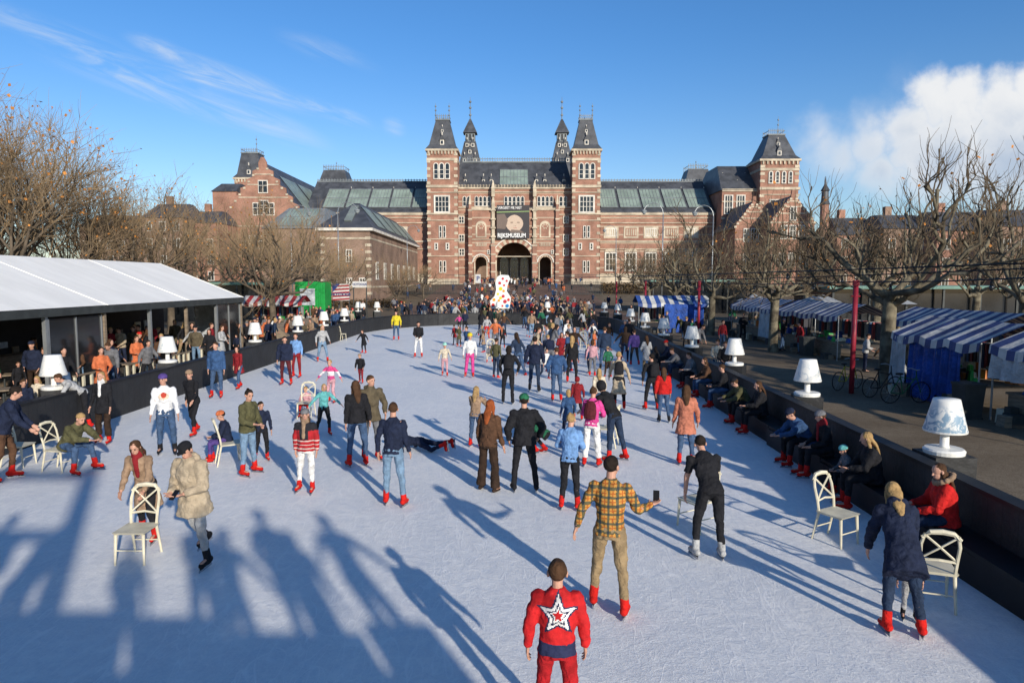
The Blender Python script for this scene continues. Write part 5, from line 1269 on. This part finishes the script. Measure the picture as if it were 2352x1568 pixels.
for i,q in enumerate(NEAR):
    f=q['f']
    e=E('person',(q['x'],q['y'],q['z']),q['label'],'person','people skating and watching',-radians(q['yaw']))
    s=q['s']; e.scale=(s,s,s)
    if q['tilt']:
        e.rotation_euler=(radians(-86),0,radians(75)); e.location.z=.16
    for kk,o in parts(f):
        o.parent=e
        c={'jacket':q['top'],'coat':q['top'],'trousers':q['bot'],'shoe0':q['shoe'],'shoe1':q['shoe'],'hair':q['hair'],'hat':q['hat'],'scarf':q['sc'],'backpack':q['bag'],'fur_trim':'tan'}.get(kk)
        if c: o.color=(*C[c],1)
    for (o,j) in f['blades']: o.parent=f['shoe%d'%j]
    for o in f['face']: o.parent=f['body']
    if q['paint'] and ('jacket' in f or 'coat' in f):
        fn,cl=PT[q['paint']]; me=(f.get('jacket') or f.get('coat')).data; me.materials.clear()
        for c in cl: me.materials.append(mat('patterned_fabric',c,.85,.2,9,bump=.3))
        me.polygons.foreach_set('material_index',[fn(*p.center) for p in me.polygons]); me.update()
    if q['label'].startswith('person in yellow plaid'): phone_jobs.append((e,f['hand'][1],14))
    if 'reading phone' in q['label']: phone_jobs.append((e,f['hand'][0],200))
bpy.context.view_layer.update()
for e,h,a in phone_jobs:
    p=e.matrix_world@(h+V((0,.02,.06 if a==14 else .03))); b=MB(); b.box(-.037,.037,-.005,.005,-.075,.075); o=b.done('phone','screen',label='black smartphone held in a raised hand',category='phone'); o.location=p; o.rotation_euler[2]=-radians(a)
    if a!=14: o.rotation_euler[0]=radians(50)
TOPS=['black','black','navy','navy','black','grey','olive','tan','dred','blue','beige','brown','white','parka','green','dbrown','orange','djeans','lgrey','black','navy','grey']
BOTS=['black','djeans','jeans','jeans','navy','grey','ljeans','khaki','black','dbrown']
HRS=['hbrown','hdark','blond','hbrown','dbrown']; HTS=['grey','black','red','navy','tan','green']
rc=random.Random(77)
def crowd(x,y,z,yaw,place,skates=False,h=None):
    po,kw,f=PROT[rc.randrange(len(PROT) if skates else len(PROT)-3)]; tp=rc.choice(TOPS); bt=rc.choice(BOTS); hh=rc.choice(HRS); ht=rc.choice(HTS)
    e=E('person',(x,y,z),'person in %s %s, %s trousers %s'%(cn(tp),'coat' if 'coat' in kw else 'jacket',cn(bt),place),'person','people skating and watching',-radians(yaw))
    s=(h or rc.uniform(1.58,1.85))/max(1.6,f['ptop']); e.scale=(s,s,s)
    for kk,o in parts(f):
        c=o.copy(); COL.objects.link(c); c.parent=e
        if kk!='body': c.color=(*C[{'jacket':tp,'coat':tp,'trousers':bt,'shoe0':'skate' if skates else 'black','shoe1':'skate' if skates else 'black','hair':hh,'hat':ht,'backpack':'black'}[kk]],1)
occ=[(q['x'],q['y']) for q in NEAR]
def free(x,y,d=.6):
    for a,b_ in occ:
        if (a-x)**2+(b_-y)**2<d*d: return False
    occ.append((x,y)); return True
def fill(N,fy,fx,z,yawf,place,dd=.6,bad=None,**kw):
    n=0
    while n<N:
        y=fy(); x=fx(y)
        if (bad and bad(x,y)) or not free(x,y,dd): continue
        crowd(x,y,z(y),yawf(),place,**{k:(v() if callable(v) else v) for k,v in kw.items()}); n+=1
fill(62,lambda:rc.uniform(27,60),lambda y:rc.triangular(-5,8.4,5),lambda y:.012,lambda:rc.uniform(0,360),'skating on ice',.6,lambda x,y:x>wx(y)-.8,skates=True,h=lambda:rc.choice([None,None,None,1.25]))
fill(62,lambda:rc.uniform(37,64),lambda y:rc.triangular(-24,-12.4,-12.8),lambda y:0,lambda:rc.uniform(60,240),'standing beside the rink',.45,lambda x,y:y<56 and x<-16.5)
fill(54,lambda:rc.uniform(64,74),lambda y:rc.triangular(-14,9,-6),lambda y:.02,lambda:rc.uniform(0,360),'standing behind the barrier',.5)
fill(36,lambda:rc.uniform(20,66),lambda y:rc.choice([rc.uniform(14.8,15.9),rc.uniform(19,23),rc.uniform(9,12)]),lambda y:0,lambda:rc.uniform(0,360),'near market stalls',.6,lambda x,y:(51<y<55 and x<16) or (y<30 and x<13) or (y<25 and x<17))
for x,y,h in ((3.0,-.9,1.85),(2.5,-1.3,1.7),(2.0,-.8,1.9),(1.5,-1.3,1.75),(.95,-.9,1.8),(.3,-1.5,1.7),(-1.2,-1.3,1.7),(-2.0,-.9,1.85),(-2.9,-1.2,1.75),(-4.0,-1.3,1.6),(-5.2,-1.0,1.8),(-6.3,-1.2,1.7)): crowd(x,y,2.65,10,'unseen on the footbridge',h=h)  # unseen spectators, more of them added to break up the bridge shadow
for i in range(24): crowd(rc.uniform(-18,-15.3),rc.uniform(14,36),.15,rc.uniform(40,200),'inside cafe pavilion')
fill(16,lambda:rc.uniform(14,37),lambda y:rc.uniform(-14.4,-12.7),lambda y:.15,lambda:rc.uniform(40,200),'on the cafe deck',.5)
cm_=[M['skin']]+[mat('crowd_fabric',C[k],.85,.2,3) for k in ('black','navy','djeans','grey','tan','dred','white','olive','blue','orange')]
vv=[];ff=[];mm=[]; base=0; cache=[]
for f in LOWP:
    lst=[]
    for kk,o in parts(f):
        me=o.data; lst.append((kk,[tuple(v.co) for v in me.vertices],[tuple(p.vertices) for p in me.polygons]))
    cache.append(lst)
for i in range(270):
    y=rc.uniform(75,150) if i%3 else rc.uniform(75,100); x=rc.uniform(-9.5,9.5) if i%4 else rc.uniform(-17,15)
    lst=cache[i%3]; a=rc.choice([0,pi])+rc.uniform(-.6,.6); ca,sa=cos(a),sin(a); s=rc.uniform(.9,1.05); tc_=rc.choice((1,1,2,2,3,4,4,5,6,7,8,9,10)); bc=rc.randrange(1,5)
    for kk,vs_,fs_ in lst:
        m_=0 if kk=='body' else (tc_ if kk in('jacket','coat') else (1 if kk in('hair','shoe0','shoe1') else bc))
        vv+=[((p[0]*ca-p[1]*sa)*s+x,(p[0]*sa+p[1]*ca)*s+y,p[2]*s+gz(y)+.02) for p in vs_]; ff+=[tuple(base+j for j in f_) for f_ in fs_]; mm+=[m_]*len(fs_); base+=len(vs_)
b=MB(); b.v=vv; b.f=ff; b.m=mm; b.done('distant_crowd',cm_,smooth=True,kind='stuff',label='distant crowd walking on brick path towards museum',category='crowd')
for f in [p[2] for p in PROT]+LOWP:
    for kk,o in parts(f): bpy.data.objects.remove(o)
print('all',time.time()-T0,len(bpy.data.objects))
